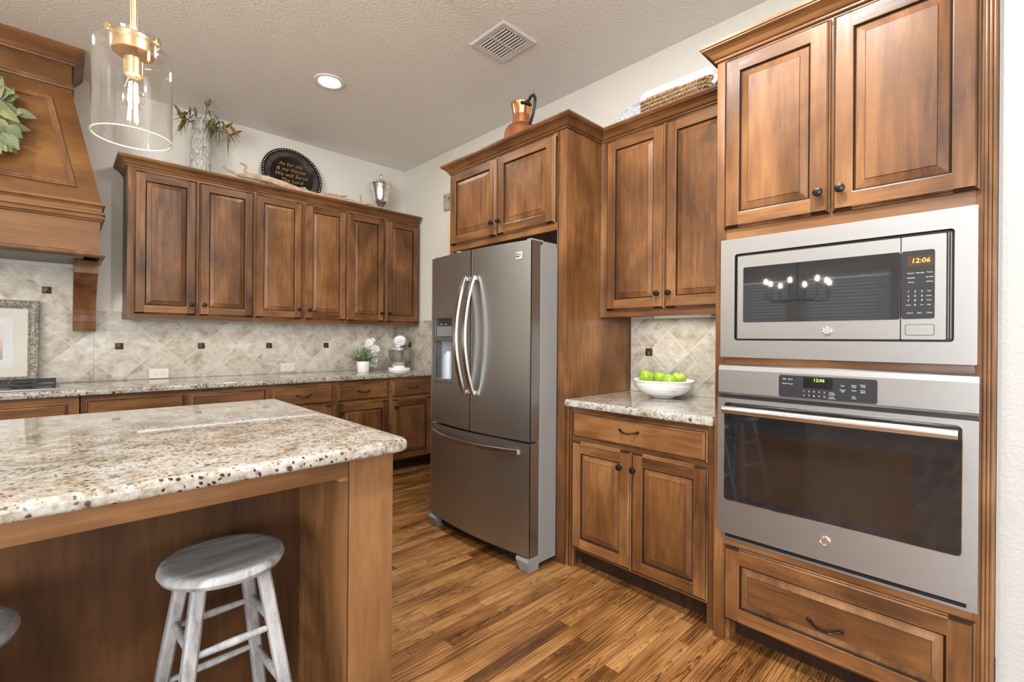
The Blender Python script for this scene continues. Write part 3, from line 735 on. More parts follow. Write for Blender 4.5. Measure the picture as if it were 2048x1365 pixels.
def plate_hole(mb, o, i, y0, y1, m, mi, r=.008):
    O = rrect(*o, .003); I = rrect(*i, r)
    vo = [mb.bm.verts.new((p[0], y1, p[1])) for p in O]; vi = [mb.bm.verts.new((p[0], y1, p[1])) for p in I]
    bo = [mb.bm.verts.new((p[0], y0, p[1])) for p in O]; bi = [mb.bm.verts.new((p[0], y0, p[1])) for p in I]
    n = len(O)
    for k in range(n):
        j = (k+1) % n
        mb.poly([vo[k], vo[j], vi[j], vi[k]], m); mb.poly([bo[j], bo[k], vo[k], vo[j]][::-1], m); mb.poly([vi[k], vi[j], bi[j], bi[k]], mi)
plate_hole(mb, (X0, X1, Z0, Z1), (ox0, ox1, oz0, oz1), -.0005, -.020, STEEL, BLK, .010)
mb.build('trim_frame', t)
mb = MB(); mb.box(.06, .75, .021, .45, 1.20, 1.62, FRGREY); mb.box(ox0+.001, ox1-.001, -.001, .021, oz0+.001, oz1-.001, BLK)
for k in range(2): mb.box(.716+k*.006, .7185+k*.006, -.012, -.001, 1.25, 1.58, FOOTG)
mb.build('body', t)
mb = MB(); mb.prism(rrect(.097, .6035, 1.2475, 1.576, .004), -.024, -.002, STEEL, 1); d_ = mb.build('door', t)
mb = MB(); mb.prism(rrect(.119, .6033, 1.312, 1.530, .007), -.0252, -.0241, MGLASS, 1); w_ = mb.build('window', d_)
MSH = plain('microwave_mesh_screen', (.014, .015, .017), .03, 0., Specular_IOR_Level=.85)
mb = MB(); mb.box(.150, .535, -.0254, -.0253, 1.325, 1.508, MSH); mb.build('screen', d_)
badge(d_, .404, 1.277, -.024)
mb = MB(); mb.prism(rrect(.606, .713, 1.2475, 1.576, .004), -.024, -.002, STEEL, 1); c_ = mb.build('control_panel', t)
mb = MB(); mb.prism(rrect(.6063, .687, 1.313, 1.530, .007), -.0252, -.0241, PANELB, 1); mb.build('keypad', c_)
mb = MB(); mb.box(.620, .683, -.0256, -.0253, 1.480, 1.513, plain('brown_display', (.075, .032, .018), .15)); mb.text('12:06', .653, 1.497, .021, -.0258, LED, .1); mb.build('display', c_)
mb = MB()
for z, row in ((1.459, ('Popcorn', 'Beverage', 'Potato')), (1.444, ('Vegetable', '', 'My Plate')), (1.430, ('Reheat', '', 'Defrost'))):
    for k, s_ in enumerate(row):
        if s_: mb.text(s_, .630+k*.0225, z, .0052, -.0254, INK)
for r_, row in enumerate((('1', '2', '3', 'Add'), ('4', '5', '6', 'Power'), ('7', '8', '9', 'Timer'), ('Cook', '0', 'Set', 'Help'))):
    for k, s_ in enumerate(row): mb.text(s_, .624+k*.0165, 1.400-r_*.0142, .0085 if len(s_) == 1 else .0050, -.0254, INK)
for k, s_ in enumerate(('Cancel', 'Start', 'Clock')): mb.text(s_, .628+k*.0235, 1.332, .0055, -.0254, INK)
mb.build('lettering', c_)
mb = MB(); mb.prism(rrect(.616, .687, 1.2605, 1.2955, .006), -.0244, -.0239, BLK, 1); mb.prism(rrect(.6175, .6855, 1.262, 1.294, .005), -.0254, -.0240, STEEL, 1); mb.build('open_button', c_)

# ---- wall oven
t = thing('wall_oven', (-.681, -3.628, 0), 'stainless wall oven with black glass door and long bar handle', 'oven', RB)
MB().box(.05, .770, .021, .55, .46, 1.10, FRGREY).build('body', t)
mb = MB(); X0, X1 = .027, .787
prof = [(-.0005, 1.022), (-.026, 1.022), (-.030, 1.03), (-.030, 1.12), (-.026, 1.138), (-.018, 1.1435), (-.0005, 1.1435)]
mb.prism(prof, X0, X1, STEEL, 0); p_ = mb.build('control_panel', t)
mb = MB(); mb.prism(rrect(.252, .548, 1.0315, 1.1125, .008), -.0318, -.0301, PANELB, 1); mb.build('keypad', p_)
mb = MB(); mb.box(.333, .423, -.0322, -.0319, 1.070, 1.1075, plain('black_display', (.006, .006, .006), .12)); mb.text('12:06', .381, 1.0985, .016, -.0324, LED, .1); mb.build('display', p_)
mb = MB(); yk = -.0320
for s_, x, z in (('Bake', .272, 1.098), ('Broil', .291, 1.0975), ('Warm', .272, 1.081), ('Proof', .291, 1.0805)): mb.text(s_, x, z, .0066, yk, INK)
for k in range(10): mb.text('1234567890'[k], .335+(k % 5)*.0158, 1.0575-(k//5)*.0155, .0085, yk, INK)
for s_, x, z in (('Timer', .4205, 1.058), ('On/Off', .4205, 1.052), ('Lock', .4205, 1.0445), ('Controls', .4205, 1.0385), ('Start', .452, 1.0855), ('Cancel', .452, 1.071), ('Off', .452, 1.065), ('Cook', .484, 1.089), ('Time', .484, 1.083), ('Delay', .509, 1.0915), ('Time', .509, 1.0855), ('Clean', .484, 1.0715), ('Oven', .509, 1.0735), ('Lights', .509, 1.0675), ('Set', .484, 1.051), ('Clock', .484, 1.045)): mb.text(s_, x, z, .0062, yk, INK)
mb.build('lettering', p_)
mb = MB(); mb.box(X0+.006, X1-.006, -.018, -.0005, 1.007, 1.0225, BLK); mb.build('gap_shadow_strip', t)
mb = MB(); mb.prism(rrect(X0, X1, .460, 1.007, .003), -.034, -.001, STEEL, 1); d_ = mb.build('door', t)
mb = MB(); mb.prism(rrect(.0525, .7535, .5945, .991, .014), -.0352, -.0341, CHROME, 1); mb.prism(rrect(.0545, .7515, .597, .989, .013), -.0358, -.0350, BGLASS, 1); mb.build('glass', d_)
mb = MB(); mb.box(.105, .640, -.03605, -.0359, .625, .885, OVWIN); mb.build('inner_window', d_)
mb = MB(); pth = []
rings = []
for k in range(21):
    u = k/20; x = .064+u*.680; out = -.083-.006*math.sin(math.pi*u)
    rings.append([(x, out+.0115*math.cos(a), .966+.0155*math.sin(a)) for a in (2*math.pi*q/16 for q in range(16))])
mb.loft(rings, HNDL)
for x in (.075, .733): mb.tube([(x, -.0345, .966), (x, -.072, .966)], .010, HNDL, 12)
mb.build('handle', d_)
badge(d_, .404, .535, -.034, .0165)
mb = MB(); mb.box(X0+.012, X1, -.014, -.0005, .4305, .4395, STEEL); mb.box(X0+.012, X0+.024, -.014, -.0005, .4395, .4595, STEEL); mb.box(X1-.025, X1, -.014, -.0005, .4395, .4595, STEEL)
mb.box(X0+.024, X1-.025, -.004, -.0005, .4395, .4595, BLK)
for k in range(2): mb.box(X0+.026, X1-.03, -.010, -.0045, .444+k*.007, .4465+k*.007, BLK)
mb.build('vent_trim', t)

# ---- refrigerator
t = thing('refrigerator', (-.80, -1.832, 0), 'stainless french-door refrigerator with water dispenser', 'refrigerator', RB)
FW = .913
mb = MB(); mb.box(.003, FW-.003, 0, .73, .03, 1.745, FRGREY, .004); mb.build('body', t)
bul = lambda x: -.08-.036*(1-((x-FW/2)/(FW/2))**2)
def dprism(mb, xa, xb, z0, z1, yb=-.012, m=FRST, n=14, l_edge=True, r_edge=True):
    pts = [(xa, yb)]
    for k in range(n+1):
        x = xa+(xb-xa)*k/n; pts.append((x, bul(x)))
    pts.append((xb, yb)); mb.prism(pts, z0, z1, m, 2, True)
def side_strip(mb, x0, x1, z0, z1, y0, y1): mb.box(x0, x1, y0, y1, z0, z1, FRSTV)
SP = .4575
mb = MB(); dx0, dx1, dz0, dz1 = .054, .272, .952, 1.388
dprism(mb, 0, SP-.004, .695, dz0); dprism(mb, 0, SP-.004, dz1, 1.763); dprism(mb, 0, dx0, dz0, dz1, n=4); dprism(mb, dx1, SP-.004, dz0, dz1, n=8)
mb.box(dx0, dx1, -.045, -.012, dz0, dz1, BLK); dl = mb.build('left_door', t)
mb = MB(); yf = bul(.16)-.003; I = (dx0+.022, dx1-.018)
def frm(x0, x1, z0, z1, y0=-.045, m=STEEL): mb.box(x0, x1, yf, y0, z0, z1, m, .002)
frm(dx0, dx1, dz1-.022, dz1); frm(dx0, dx1, dz0, dz0+.025); frm(dx0, I[0], dz0+.025, dz1-.022); frm(I[1], dx1, dz0+.025, dz1-.022); frm(I[0]-.008, I[1]+.008, 1.222, 1.247)
mb.build('dispenser_frame', dl)
mb = MB(); mb.box(I[0], I[1], yf+.012, -.045, 1.247, 1.366, PANELB); mb.box(I[0]+.004, I[1]-.004, yf+.0105, yf+.012, 1.252, 1.315, plain('dispenser_screen', (.14, .15, .14), .2))
for x in (.115, .165): mb.box(x, x+.016, yf+.011, yf+.012, 1.327, 1.330, INK)
mb.build('dispenser_display', dl)
DCAV = plain('dispenser_cavity', (.24, .26, .31), .35)
mb = MB(); mb.box(I[0], I[1], -.050, -.046, .977, 1.222, DCAV); mb.box(I[0], I[1], yf+.006, -.046, .970, .978, DCAV)
mb.lathe([(.038, 0), (.038, .125), (.033, .150), (.022, .165), (.020, .175)], plain('dispenser_paddle', (.40, .42, .47), .3), 20, ((I[0]+I[1])/2+.012, -.066, .982)); mb.build('dispenser_cavity', dl)
mb = MB(); dprism(mb, SP+.004, FW, .695, 1.763); dr = mb.build('right_door', t)
for dd, xs in ((dl, (0.001, SP-.005)), (dr, (SP+.005, FW-.001))):
    mb = MB()
    for x in xs: mb.box(x-.001, x+.001, bul(x)-.0006, bul(x)+.006, .697, 1.761, FRSTV)
    mb.build('edge_trim', dd)
mb = MB(); mb.box(.812, .858, bul(.835)-.0035, bul(.835)-.0005, 1.668, 1.706, plain('badge_silver', (.66, .66, .66), .35, .3), .001)
for a, b_, c_, d2 in ((.814, .838, 1.6945, 1.6985), (.814, .846, 1.688, 1.691), (.814, .838, 1.678, 1.684)): mb.box(a, b_, bul(.835)-.0042, bul(.835)-.0034, c_, d2, PANELB)
mb.tube([(.84, bul(.835)-.0038, 1.701), (.850, bul(.835)-.0038, 1.697), (.853, bul(.835)-.0038, 1.690), (.848, bul(.835)-.0038, 1.684), (.84, bul(.835)-.0038, 1.681)], .0014, PANELB, 6)
mb.build('badge', dr)
def fhandle(parent, xc, sgn):
    p = []
    for k in range(17):
        u = k/16; a = math.sin(math.pi*u); p.append((xc, bul(xc)-.014-.070*a**.8, .912+.690*u))
    mb = MB(); mb.bar(p, .032, .016, HNDL, (0, -1, 0))
    for z in (.922, 1.592): mb.box(xc-.010, xc+.010, bul(xc)-.016, bul(xc)-.001, z-.011, z+.011, HNDL, .002)
    mb.build('handle', parent)
fhandle(dl, SP-.040, -1); fhandle(dr, SP+.042, 1)
mb = MB(); dprism(mb, 0, FW, .085, .682, n=24); fz = mb.build('freezer_drawer', t)
mb = MB()
for x in (.001, FW-.001): mb.box(x-.001, x+.001, bul(x)-.0006, bul(x)+.006, .087, .680, FRSTV)
mb.build('edge_trim', fz)
p = []
for k in range(21):
    u = k/20; x = .045+.795*u; a = math.sin(math.pi*u); p.append((x, bul(x)-.006-.052*min(1, a*1.1), .632))
mb = MB(); mb.bar(p, .012, .026, HNDL, (0, 0, 1))
mb.build('handle', fz)
for x0, x1 in ((.0, .085), (FW-.085, FW)):
    mb = MB(); mb.loft([[(x0+.01, -.072, 0), (x1-.01, -.072, 0), (x1-.006, 0, 0), (x0+.006, 0, 0)], [(x0, -.095, .060), (x1, -.095, .060), (x1, 0, .060), (x0, 0, .060)], [(x0, -.088, .076), (x1, -.088, .076), (x1, 0, .076), (x0, 0, .076)]], FOOTG, sm=False); mb.build('foot', t)
mb = MB(); mb.box(.085, FW-.085, -.045, -.0, .018, .080, BLK)
for k in range(4): mb.box(.09, FW-.09, -.052, -.045, .024+k*.013, .029+k*.013, BLK)
mb.build('grille', t)
for x0, x1 in ((.01, .12), (.79, .90)):
    mb = MB(); mb.box(x0, x1, .03, .20, 1.745, 1.772, FRGREY, .004); mb.box(x0+(.0 if x0 < .4 else .075), x1-(.075 if x0 < .4 else 0), -.065, .03, 1.764, 1.776, FRGREY, .003); mb.build('hinge_cover', t)
MB().box(.006, FW-.006, -.0115, -.0002, .09, 1.755, plain('door_gasket', (.12, .12, .12), .6)).build('gasket', t)

# ---- island
t = thing('kitchen_island', (-1.88, -3.09, 0), 'brown wooden kitchen island base with open knee space', 'island')
L = 2.52
IX = wood('island_maple_across', 0, (.085, .036, .013), (.17, .078, .029), (.26, .13, .053)); IZ = wood('island_maple_upright', 2, (.085, .036, .013), (.17, .078, .029), (.26, .13, .053))
for m_ in (IX, IZ): m_.node_tree.nodes['Principled BSDF'].inputs['Specular IOR Level'].default_value = .25
IB = wood('island_maple_shaded', 2, (.038, .015, .0055), (.072, .030, .0105), (.118, .051, .018), .5)  # island maple darkened: the knee-space shade is in the colour
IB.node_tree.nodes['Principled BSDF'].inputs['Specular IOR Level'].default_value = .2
MB().box(-.150, 0, 0, 1.27, 0, .874, IZ, .002).build('end_panel', t)
MB().box(-L+.15, -.1505, 0, .022, .816, .874, IX, .002).build('apron', t)
mb = MB(); mb.box(-.180, -.151, .001, .021, .806, .816, IX, .001); mb.box(-.1515, -.149, -.0006, 0, 0, .874, GLZ); mb.build('corner_block', t)
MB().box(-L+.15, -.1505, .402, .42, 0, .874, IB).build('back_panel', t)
MB().box(-L, -L+.15, 0, 1.27, 0, .874, IZ, .002).build('end_panel', t)
MB().box(-L+.15, -.1505, .421, 1.25, .1, .874, IZ).build('body', t)

# ---- stools
STOOL, nt, b = new_mat('weathered_white_paint'); co = objco(nt)
n = noise(nt, vmul(nt, co, (1, 1, .25)), 30, 5, .65, .6); n2 = noise(nt, co, 6, 3)
c = ramp(nt, mth(nt, 'ADD', mth(nt, 'MULTIPLY', n, .6), mth(nt, 'MULTIPLY', n2, .4)), [(.35, (.12, .117, .12)), (.46, (.27, .27, .275)), (.6, (.40, .40, .405))])
c = mixc(nt, ramp(nt, noise(nt, co, 55, 3, .6), [(.68, 0.), (.74, .7)]), c, (.23, .17, .12)); setc(nt, b, c); b.inputs['Roughness'].default_value = .5; bump(nt, b, n, .2)
SEAT, nt, b = new_mat('weathered_grey_seat'); co = objco(nt)
n = noise(nt, vmul(nt, co, (.12, 1.6, 1)), 34, 5, .65, .8); setc(nt, b, ramp(nt, n, [(.3, (.13, .13, .135)), (.5, (.24, .24, .245)), (.7, (.38, .38, .38))])); b.inputs['Roughness'].default_value = .45; bump(nt, b, n, .15)
def make_stool(loc, rz, label):
    t = thing('bar_stool', loc, label, 'stool', rz, 'round stools at the island')
    mb = MB(); r = .158; zt = .612
    mb.lathe([(.001, zt-.036), (r-.018, zt-.036), (r-.006, zt-.030), (r, zt-.018), (r-.004, zt-.007), (r-.012, zt-.001), (r-.03, zt), (.001, zt-.003)], SEAT, 56)
    for f in mb.bm.faces:
        if max(math.hypot(v.co.x, v.co.y) for v in f.verts) > r-.010 and min(math.hypot(v.co.x, v.co.y) for v in f.verts) > r-.020: f.material_index = mb.mi(STOOL)
    mb.mats.append(STOOL) if STOOL not in mb.mats else None
    mb.build('seat', t)
    a0, a1 = .078, .158; zb = .577
    at = lambda sx, sy, z: Vector((sx*(a0+(a1-a0)*(1-z/zb)), sy*(a0+(a1-a0)*(1-z/zb)), z))
    for sx in (-1, 1):
        for sy in (-1, 1):
            mb = MB(); mb.bar([at(sx, sy, .0), at(sx, sy, zb)], .034, .034, STOOL, (0, 1, 0)); mb.build('leg', t)
    for sy, zs in ((-1, (.405, .225)), (1, (.40, .235))):
        for z in zs: MB().tube([at(-1, sy, z)+Vector((.012, 0, 0)), (at(-1, sy, z)+at(1, sy, z))/2, at(1, sy, z)-Vector((.012, 0, 0))], [.0085, .0115, .0085], STOOL, 10).build('rung', t)
    for sx in (-1, 1):
        for z in (.415, .23): MB().tube([at(sx, -1, z)+Vector((0, .012, 0)), (at(sx, -1, z)+at(sx, 1, z))/2, at(sx, 1, z)-Vector((0, .012, 0))], [.0085, .0115, .0085], STOOL, 10).build('rung', t)
    return t
st = make_stool((-2.318, -2.905, 0), math.radians(2), 'weathered grey round wooden stool tucked under the island near its right end')
dup(st, (-2.880, -2.93, 0), math.radians(14), 'weathered grey round stool cut off by the left edge of the photo')

# ---- pendant
t = thing('pendant_light', (-2.49, -2.427, 0), 'clear glass cylinder pendant with brass stem and glowing bulb', 'pendant lamp')
zb, zt_, R = 1.905, 2.212, .109
mb = MB(); prof = [(R, zb), (R, zt_-.02), (R-.004, zt_-.008), (R-.014, zt_), (.078, zt_+.003), (.071, zt_+.008), (.071, zt_+.034), (.073, zt_+.037)]
inner = [(r_-.003, z_ + (0 if k == 0 else -.002)) for k, (r_, z_) in enumerate(prof)][::-1]
mb.lathe(prof + inner, PGLASS, 64, wrap=True, caps=(False, False)); mb.build('glass_shade', t)
mb = MB(); mb.lathe([(R-.0035, zb-.0015), (R+.001, zb-.0015), (R+.001, zb+.002), (R-.0035, zb+.002)], plain('glass_rim', (.80, .78, .72), .2), 64, wrap=True, caps=(False, False)); mb.build('rim', t)
mb = MB(); mb.lathe([(.001, zt_+.030), (.058, zt_+.030), (.062, zt_+.026), (.062, zt_-.022), (.060, zt_-.024), (.057, zt_-.024), (.055, zt_+.018), (.001, zt_+.020)], BRASS, 40)
for a in (-.72, 1.6, 3.7):
    ca, sa = math.cos(a), math.sin(a); mb.tube([(.062*ca, .062*sa, zt_+.020), (.082*ca, .082*sa, zt_+.020)], .004, BRASS, 8); mb.tube([(.080*ca, .080*sa, zt_+.020), (.085*ca, .085*sa, zt_+.020)], .012, BRASS, 16)
mb.build('cap', t)
MB().tube([(0, 0, zt_+.02), (0, 0, H-.02)], .0095, BRASS, 14).build('stem', t)
MB().lathe([(.055, H-.001), (.055, H-.018), (.05, H-.024), (.001, H-.026)], BRASS, 32).build('canopy', t)
MB().lathe([(.001, zt_+.018), (.016, zt_+.018), (.010, zt_+.017), (.010, zt_-.036), (.026, zt_-.040), (.026, zt_-.095), (.022, zt_-.098), (.001, zt_-.098)], BRASS, 24).build('socket', t)
z0 = zt_-.098
MB().lathe([(.013, z0), (.014, z0-.012), (.022, z0-.035), (.031, z0-.065), (.0315, z0-.082), (.025, z0-.10), (.012, z0-.112), (.001, z0-.115)], BULBG, 28).build('bulb', t)
mb = MB()
for k in range(6):
    a = 2*math.pi*k/6; mb.tube([(.010*math.cos(a), .010*math.sin(a), z0-.022), (.014*math.cos(a), .014*math.sin(a), z0-.085)], .0011, FILA, 5)
mb.build('filament', t)
point('pendant_bulb_far', (-3.75, -2.427, z0-.055), 24, WARM, .028)

# ---- ceiling can light and vent
t = thing('ceiling_light', (-1.32, -1.203, H), 'round recessed ceiling light glowing over the back counter', 'ceiling light')
MB().lathe([(.100, 0), (.100, -.006), (.094, -.009), (.078, -.008), (.070, -.002), (.070, 0)], TRIMW, 40, caps=(False, False)).build('trim_ring', t)
MB().lathe([(.069, -.0005), (.069, -.004), (.001, -.006)], LENS, 36).build('lens', t)
t = thing('ceiling_vent', (-.7475, -2.368, H), 'white square ceiling air vent with dark louvers', 'vent')
VW = plain('vent_white', (.62, .60, .58), .45)
mb = MB(); hx_, hy_ = .137, .152; rg = []
for ins, z in ((0, 0), (.0, -.004), (.008, -.010), (.038, -.008), (.040, -.002)):
    rg.append([(-hx_+ins, -hy_+ins, z), (hx_-ins, -hy_+ins, z), (hx_-ins, hy_-ins, z), (-hx_+ins, hy_-ins, z)])
mb.loft(rg, VW, sm=False, caps=(False, False)); mb.build('frame', t)
MB().box(-.10, .10, -.115, .115, -.0022, -.0005, DARKGAP).build('duct', t)
MB().box(-.10, .10, -.006, .006, -.010, -.006, VW).build('crossbar', t)
mb = MB()
for k in range(9):
    x = -.088+k*.022; mb.loft([[(x-.003, -.112, -.002), (x+.003, -.112, -.010), (x+.004, -.112, -.010), (x-.002, -.112, -.002)], [(x-.003, .112, -.002), (x+.003, .112, -.010), (x+.004, .112, -.010), (x-.002, .112, -.002)]], VW, sm=False)
mb.build('louvers', t)
MB().tube([(-.02, -.128, -.008), (-.02, -.132, -.026)], .0025, VW, 6).build('damper_lever', t)

# ---- sign and door casing on the right wall
t = thing('wall_sign', (-.002, -.742, 2.460), 'small weathered wooden word sign on the wall beside the fridge cabinet', 'sign', RB)
MB().prism(rrect(0, .62, 0, .158, .012), -.016, -.001, speck('sign_wood', (.30, .25, .20), (.48, .42, .36), 9, .7), 1).build('board', t)
mb = MB(); mb.text('M', .095, .095, .085, -.0165, PANELB, 0, .7); mb.text('a', .145, .088, .085, -.0165, PANELB, 0, .7); mb.build('lettering', t)
mb = MB()
for z in (.02, .138): mb.lathe([(.006, 0), (.005, .003), (.001, .004)], BRONZE, 8, (.016, -.016, z), 1)
mb.build('corner_nail', t)
mb = MB(); mb.box(-.022, -.001, -.90, -.815, 0, 2.43, CREAM, .003); mb.box(-.022, -.001, -1.70, -.9002, 2.345, 2.43, CREAM, .003); struct(mb.build('trim_1'))

# ---- things on top of the cabinets
top = 2.4105
# glass vase with stems
t = thing('glass_vase', (-1.893, -.19, top), 'tall crackled glass vase on the cabinet near the hood', 'vase')
rip = lambda a, z: .05*math.sin(5*a+z*60)+.035*math.sin(9*a-z*95)+.03*math.sin(3*a+z*140)
CRK, nt, b = new_mat('crackle_glass_vase'); co = objco(nt)
n = noise(nt, vmul(nt, co, (1, 1, .22)), 42, 4, .7, 2.6)
setc(nt, b, ramp(nt, n, [(.36, (.26, .20, .14)), (.45, (.58, .53, .46)), (.52, (.88, .87, .85)), (.6, (.97, .97, .97))])); b.inputs['Transmission Weight'].default_value = .6; b.inputs['Roughness'].default_value = .08; bump(nt, b, n, .5, .003)
zs = [k*.47/26 for k in range(27)]
mb = MB(); mb.lathe([(.062+.006*math.sin(z*9), z) for z in zs] + [(.056, .47), (.052, .40), (.052, .02), (.001, .015)], CRK, 36, ripple=lambda a, z: rip(a, z)); mb.build('vase_body', t)
STEM = plain('stem_green', (.085, .09, .025), .6); TASS = speck('amaranth_tassel', (.13, .075, .015), (.26, .17, .035), 60, .8)
t = thing('dried_stems', (-1.893, -.19, top+.03), 'drooping green-brown dried stems in the crackled glass vase', 'plant')
ms, ml = MB(), MB()
tips = [(-.15, -.02, .47), (-.13, .03, .36), (.03, -.13, .585), (.20, -.03, .49), (.24, -.06, .40), (-.05, -.05, .52), (.17, -.1, .34), (-.14, -.07, .42), (.10, .05, .50), (.27, .0, .46), (.06, -.12, .45), (-.17, -.04, .50)]
for tx, ty, tz in tips:
    p = [Vector((0, 0, 0)), Vector((tx*.12, ty*.12, .25)), Vector((tx*.35, ty*.35, .42)), Vector((tx*.75, ty*.75, max(.47, tz+.02) if tz < .45 else tz-.05)), Vector((tx, ty, tz))]
    ms.tube(p, .0028, STEM, 5)
    d = p[4]-p[3]; q = [p[3]+d*u for u in (.0, .4, .8, 1.15)]
    MB().tube(q, [.006, .011, .010, .003], TASS, 7).build('tassel', t)
    for k in range(6):
        u = random.uniform(.2, .9); base = p[2].lerp(p[3], u)
        leaf(ml, base, (random.uniform(-1, 1), random.uniform(-1, .5), random.uniform(-.5, .8)), (0, -.4, 1), random.uniform(.09, .15), .011, STEM, .7)
ms.build('stems', t); ml.build('leaves', t, norm=False)
# platter
t = thing('round_platter', (-1.175, -.105, top+.012), 'large dark round beaded platter with gold script standing on the cabinet', 'platter')
t.rotation_euler = (math.radians(-12), 0, 0)
PLT = speck('dark_tin', (.012, .010, .009), (.03, .024, .02), 16, .3, .6)
PLR = speck('dark_tin_ribs', (.09, .072, .06), (.24, .20, .165), 16, .3, .4)
GOLD = plain('gold_paint', (.42, .27, .10), .45, .5)
r = .258; cz = r
mb = MB(); mb.lathe([(.001, 0), (.17, 0), (r-.01, .012), (r, .014), (r, .020), (r-.006, .022), (r-.022, .019), (.178, .012), (.170, .007), (.001, .006)], PLT, 96, (0, 0, cz), 1)
for k in range(84):
    a = 2*math.pi*k/84; ca, sa = math.cos(a), math.sin(a)
    mb.tube([(.182*ca, -.012, cz+.182*sa), (.205*math.cos(a+.02), -.017, cz+.205*math.sin(a+.02)), (.228*ca, -.019, cz+.228*sa)], [.0025, .0045, .0028], PLR, 5)
mb.build('plate', t)
mb = MB()
for k in range(64):
    a = 2*math.pi*k/64; mb.lathe([(.0058, 0), (.005, .003), (.001, .005)], SILVER, 8, (.245*math.cos(a), -.019, cz+.245*math.sin(a)), 1)
mb.build('beading', t)
mb = MB()
for k, s_ in enumerate(('As for me', '& my House', 'We will Serve', 'The Lord')): mb.text(s_, -.01, cz+.108-k*.052, .050, -.0075, GOLD, .4)
mb.build('lettering', t)
# driftwood
DRIFT = speck('driftwood', (.30, .19, .11), (.52, .39, .27), 25, .8, 0, .4)
t = thing('driftwood_branch', (-1.2, -.285, top), 'long pale driftwood branch lying along the cabinet top', 'driftwood')
mb = MB()
zc = .082
mb.tube([(-.46, 0, zc+.02), (-.38, .01, zc+.035), (-.25, -.01, zc+.035), (-.12, 0, zc+.02), (.02, .01, zc), (.16, 0, zc-.008), (.30, .01, zc+.005), (.44, 0, zc-.002), (.58, .0, zc-.012), (.66, 0, zc-.012)], [.012, .024, .030, .033, .030, .023, .025, .027, .022, .008], DRIFT, 9)
for p, r_ in (([(-.38, .01, zc+.035), (-.41, 0, zc+.075), (-.40, -.005, zc+.105), (-.45, 0, zc+.125)], [.016, .014, .011, .008]), ([(-.46, 0, zc+.02), (-.53, .01, zc+.05), (-.56, 0, zc+.06)], [.013, .010, .008]),
              ([(.16, 0, zc), (.27, .03, zc+.035), (.38, .04, zc+.045), (.45, .03, zc+.058)], [.018, .014, .011, .006]), ([(.56, 0, zc-.01), (.57, .01, zc+.05), (.56, 0, zc+.085)], [.013, .008, .005]), ([(.58, 0, zc-.01), (.64, -.01, zc+.015), (.69, -.02, zc+.01)], [.012, .009, .005]),
              ([(-.12, 0, zc), (-.11, 0, 0.004)], [.014, .010]), ([(.44, 0, zc-.01), (.45, 0, .004)], [.014, .008]), ([(.0, 0, zc+.02), (.05, -.01, zc+.03), (.08, -.01, zc+.01)], [.012, .010, .004])):
    mb.tube(p, r_, DRIFT, 7)
o = mb.build('branch', t)
# urn
t = thing('silver_urn', (-.378, -.19, top), 'lidded silver mercury-glass urn in the corner on the wall cabinet', 'urn')
MB().lathe([(.001, 0), (.058, 0), (.060, .010), (.040, .022), (.018, .035), (.015, .05), (.024, .062), (.016, .074), (.024, .088), (.016, .100), (.022, .115), (.018, .125), (.034, .140), (.060, .165), (.072, .20), (.080, .25), (.092, .295), (.105, .325), (.108, .333), (.001, .334)], SILVER, 40).build('bowl', t)
MB().lathe([(.001, .334), (.112, .334), (.116, .341), (.108, .349), (.075, .358), (.055, .368), (.040, .385), (.014, .398), (.012, .404), (.019, .418), (.020, .432), (.012, .446), (.001, .450)], SILVER, 40).build('lid', t)
# copper jug
t = thing('copper_jug', (-.45, -2.232, top), 'tall copper jug with black iron handle on the fridge cabinet', 'jug')
KJ = Matrix.Scale(.925, 4, (0, 0, 1))
mb = MB(); mb.lathe([(.001, 0), (.128, 0), (.132, .01), (.122, .12), (.112, .225), (.098, .255), (.066, .275), (.060, .280)], COPPERB, 40, caps=(True, False)); mb.lathe([(.060, .280), (.0575, .335), (.0575, .345)], COPPERB, 40, caps=(False, False)); mb.lathe([(.0575, .345), (.061, .36), (.068, .41), (.074, .425), (.073, .428), (.066, .410), (.055, .35)], COPPER, 40, caps=(False, True)); mb.xf(KJ).build('jug_body', t)
mb = MB(); dxy = Vector((-.25, -.97, 0)).normalized()
mb.tube([dxy*r_+Vector((0, 0, z)) for r_, z in ((.066, .398), (.085, .412), (.115, .430), (.150, .425), (.170, .395), (.165, .345), (.145, .295), (.118, .255), (.10, .245))], .0095, IRON, 9); mb.tube([dxy*.074+Vector((.03, -.0, .402)), dxy*.080+Vector((0, 0, .404)), dxy*.062+Vector((-.045, .01, .402))], .011, IRON, 7); mb.xf(KJ).build('handle', t)
# basket and tray above the nook
t = thing('woven_basket', (-.215, -3.24, top), 'woven seagrass basket with white liner on the cabinet above the apples', 'basket', RB)
SEAG = speck('seagrass', (.20, .11, .05), (.46, .31, .17), 70, .8)
SEAG2 = speck('seagrass_dark', (.13, .07, .03), (.36, .23, .12), 70, .8)
mb = MB()
for r_ in range(8):
    z = .017+r_*.0205; ins = .012*(1-r_/7); n = 66; P = rrect(-.195+ins, .195-ins, -.112+ins, .112-ins, .05, 16)
    Q = [Vector((p[0], p[1], z)) for p in P]; Q.append(Q[0])
    mb.tube([q+Vector((0, 0, .0)) + (q*Vector((1, 1, 0)) if False else Vector((math.sin(k*2.1+r_*1.57)*.004, math.cos(k*2.1+r_*1.57)*.004, math.sin(k*2.1+r_)*.003))) for k, q in enumerate(Q)], [.0125 if (k+r_) % 2 else .0085 for k in range(len(Q))], SEAG if r_ % 2 else SEAG2, 6)
mb.box(-.16, .16, -.09, .09, .002, .01, SEAG2)
mb.build('weave', t)
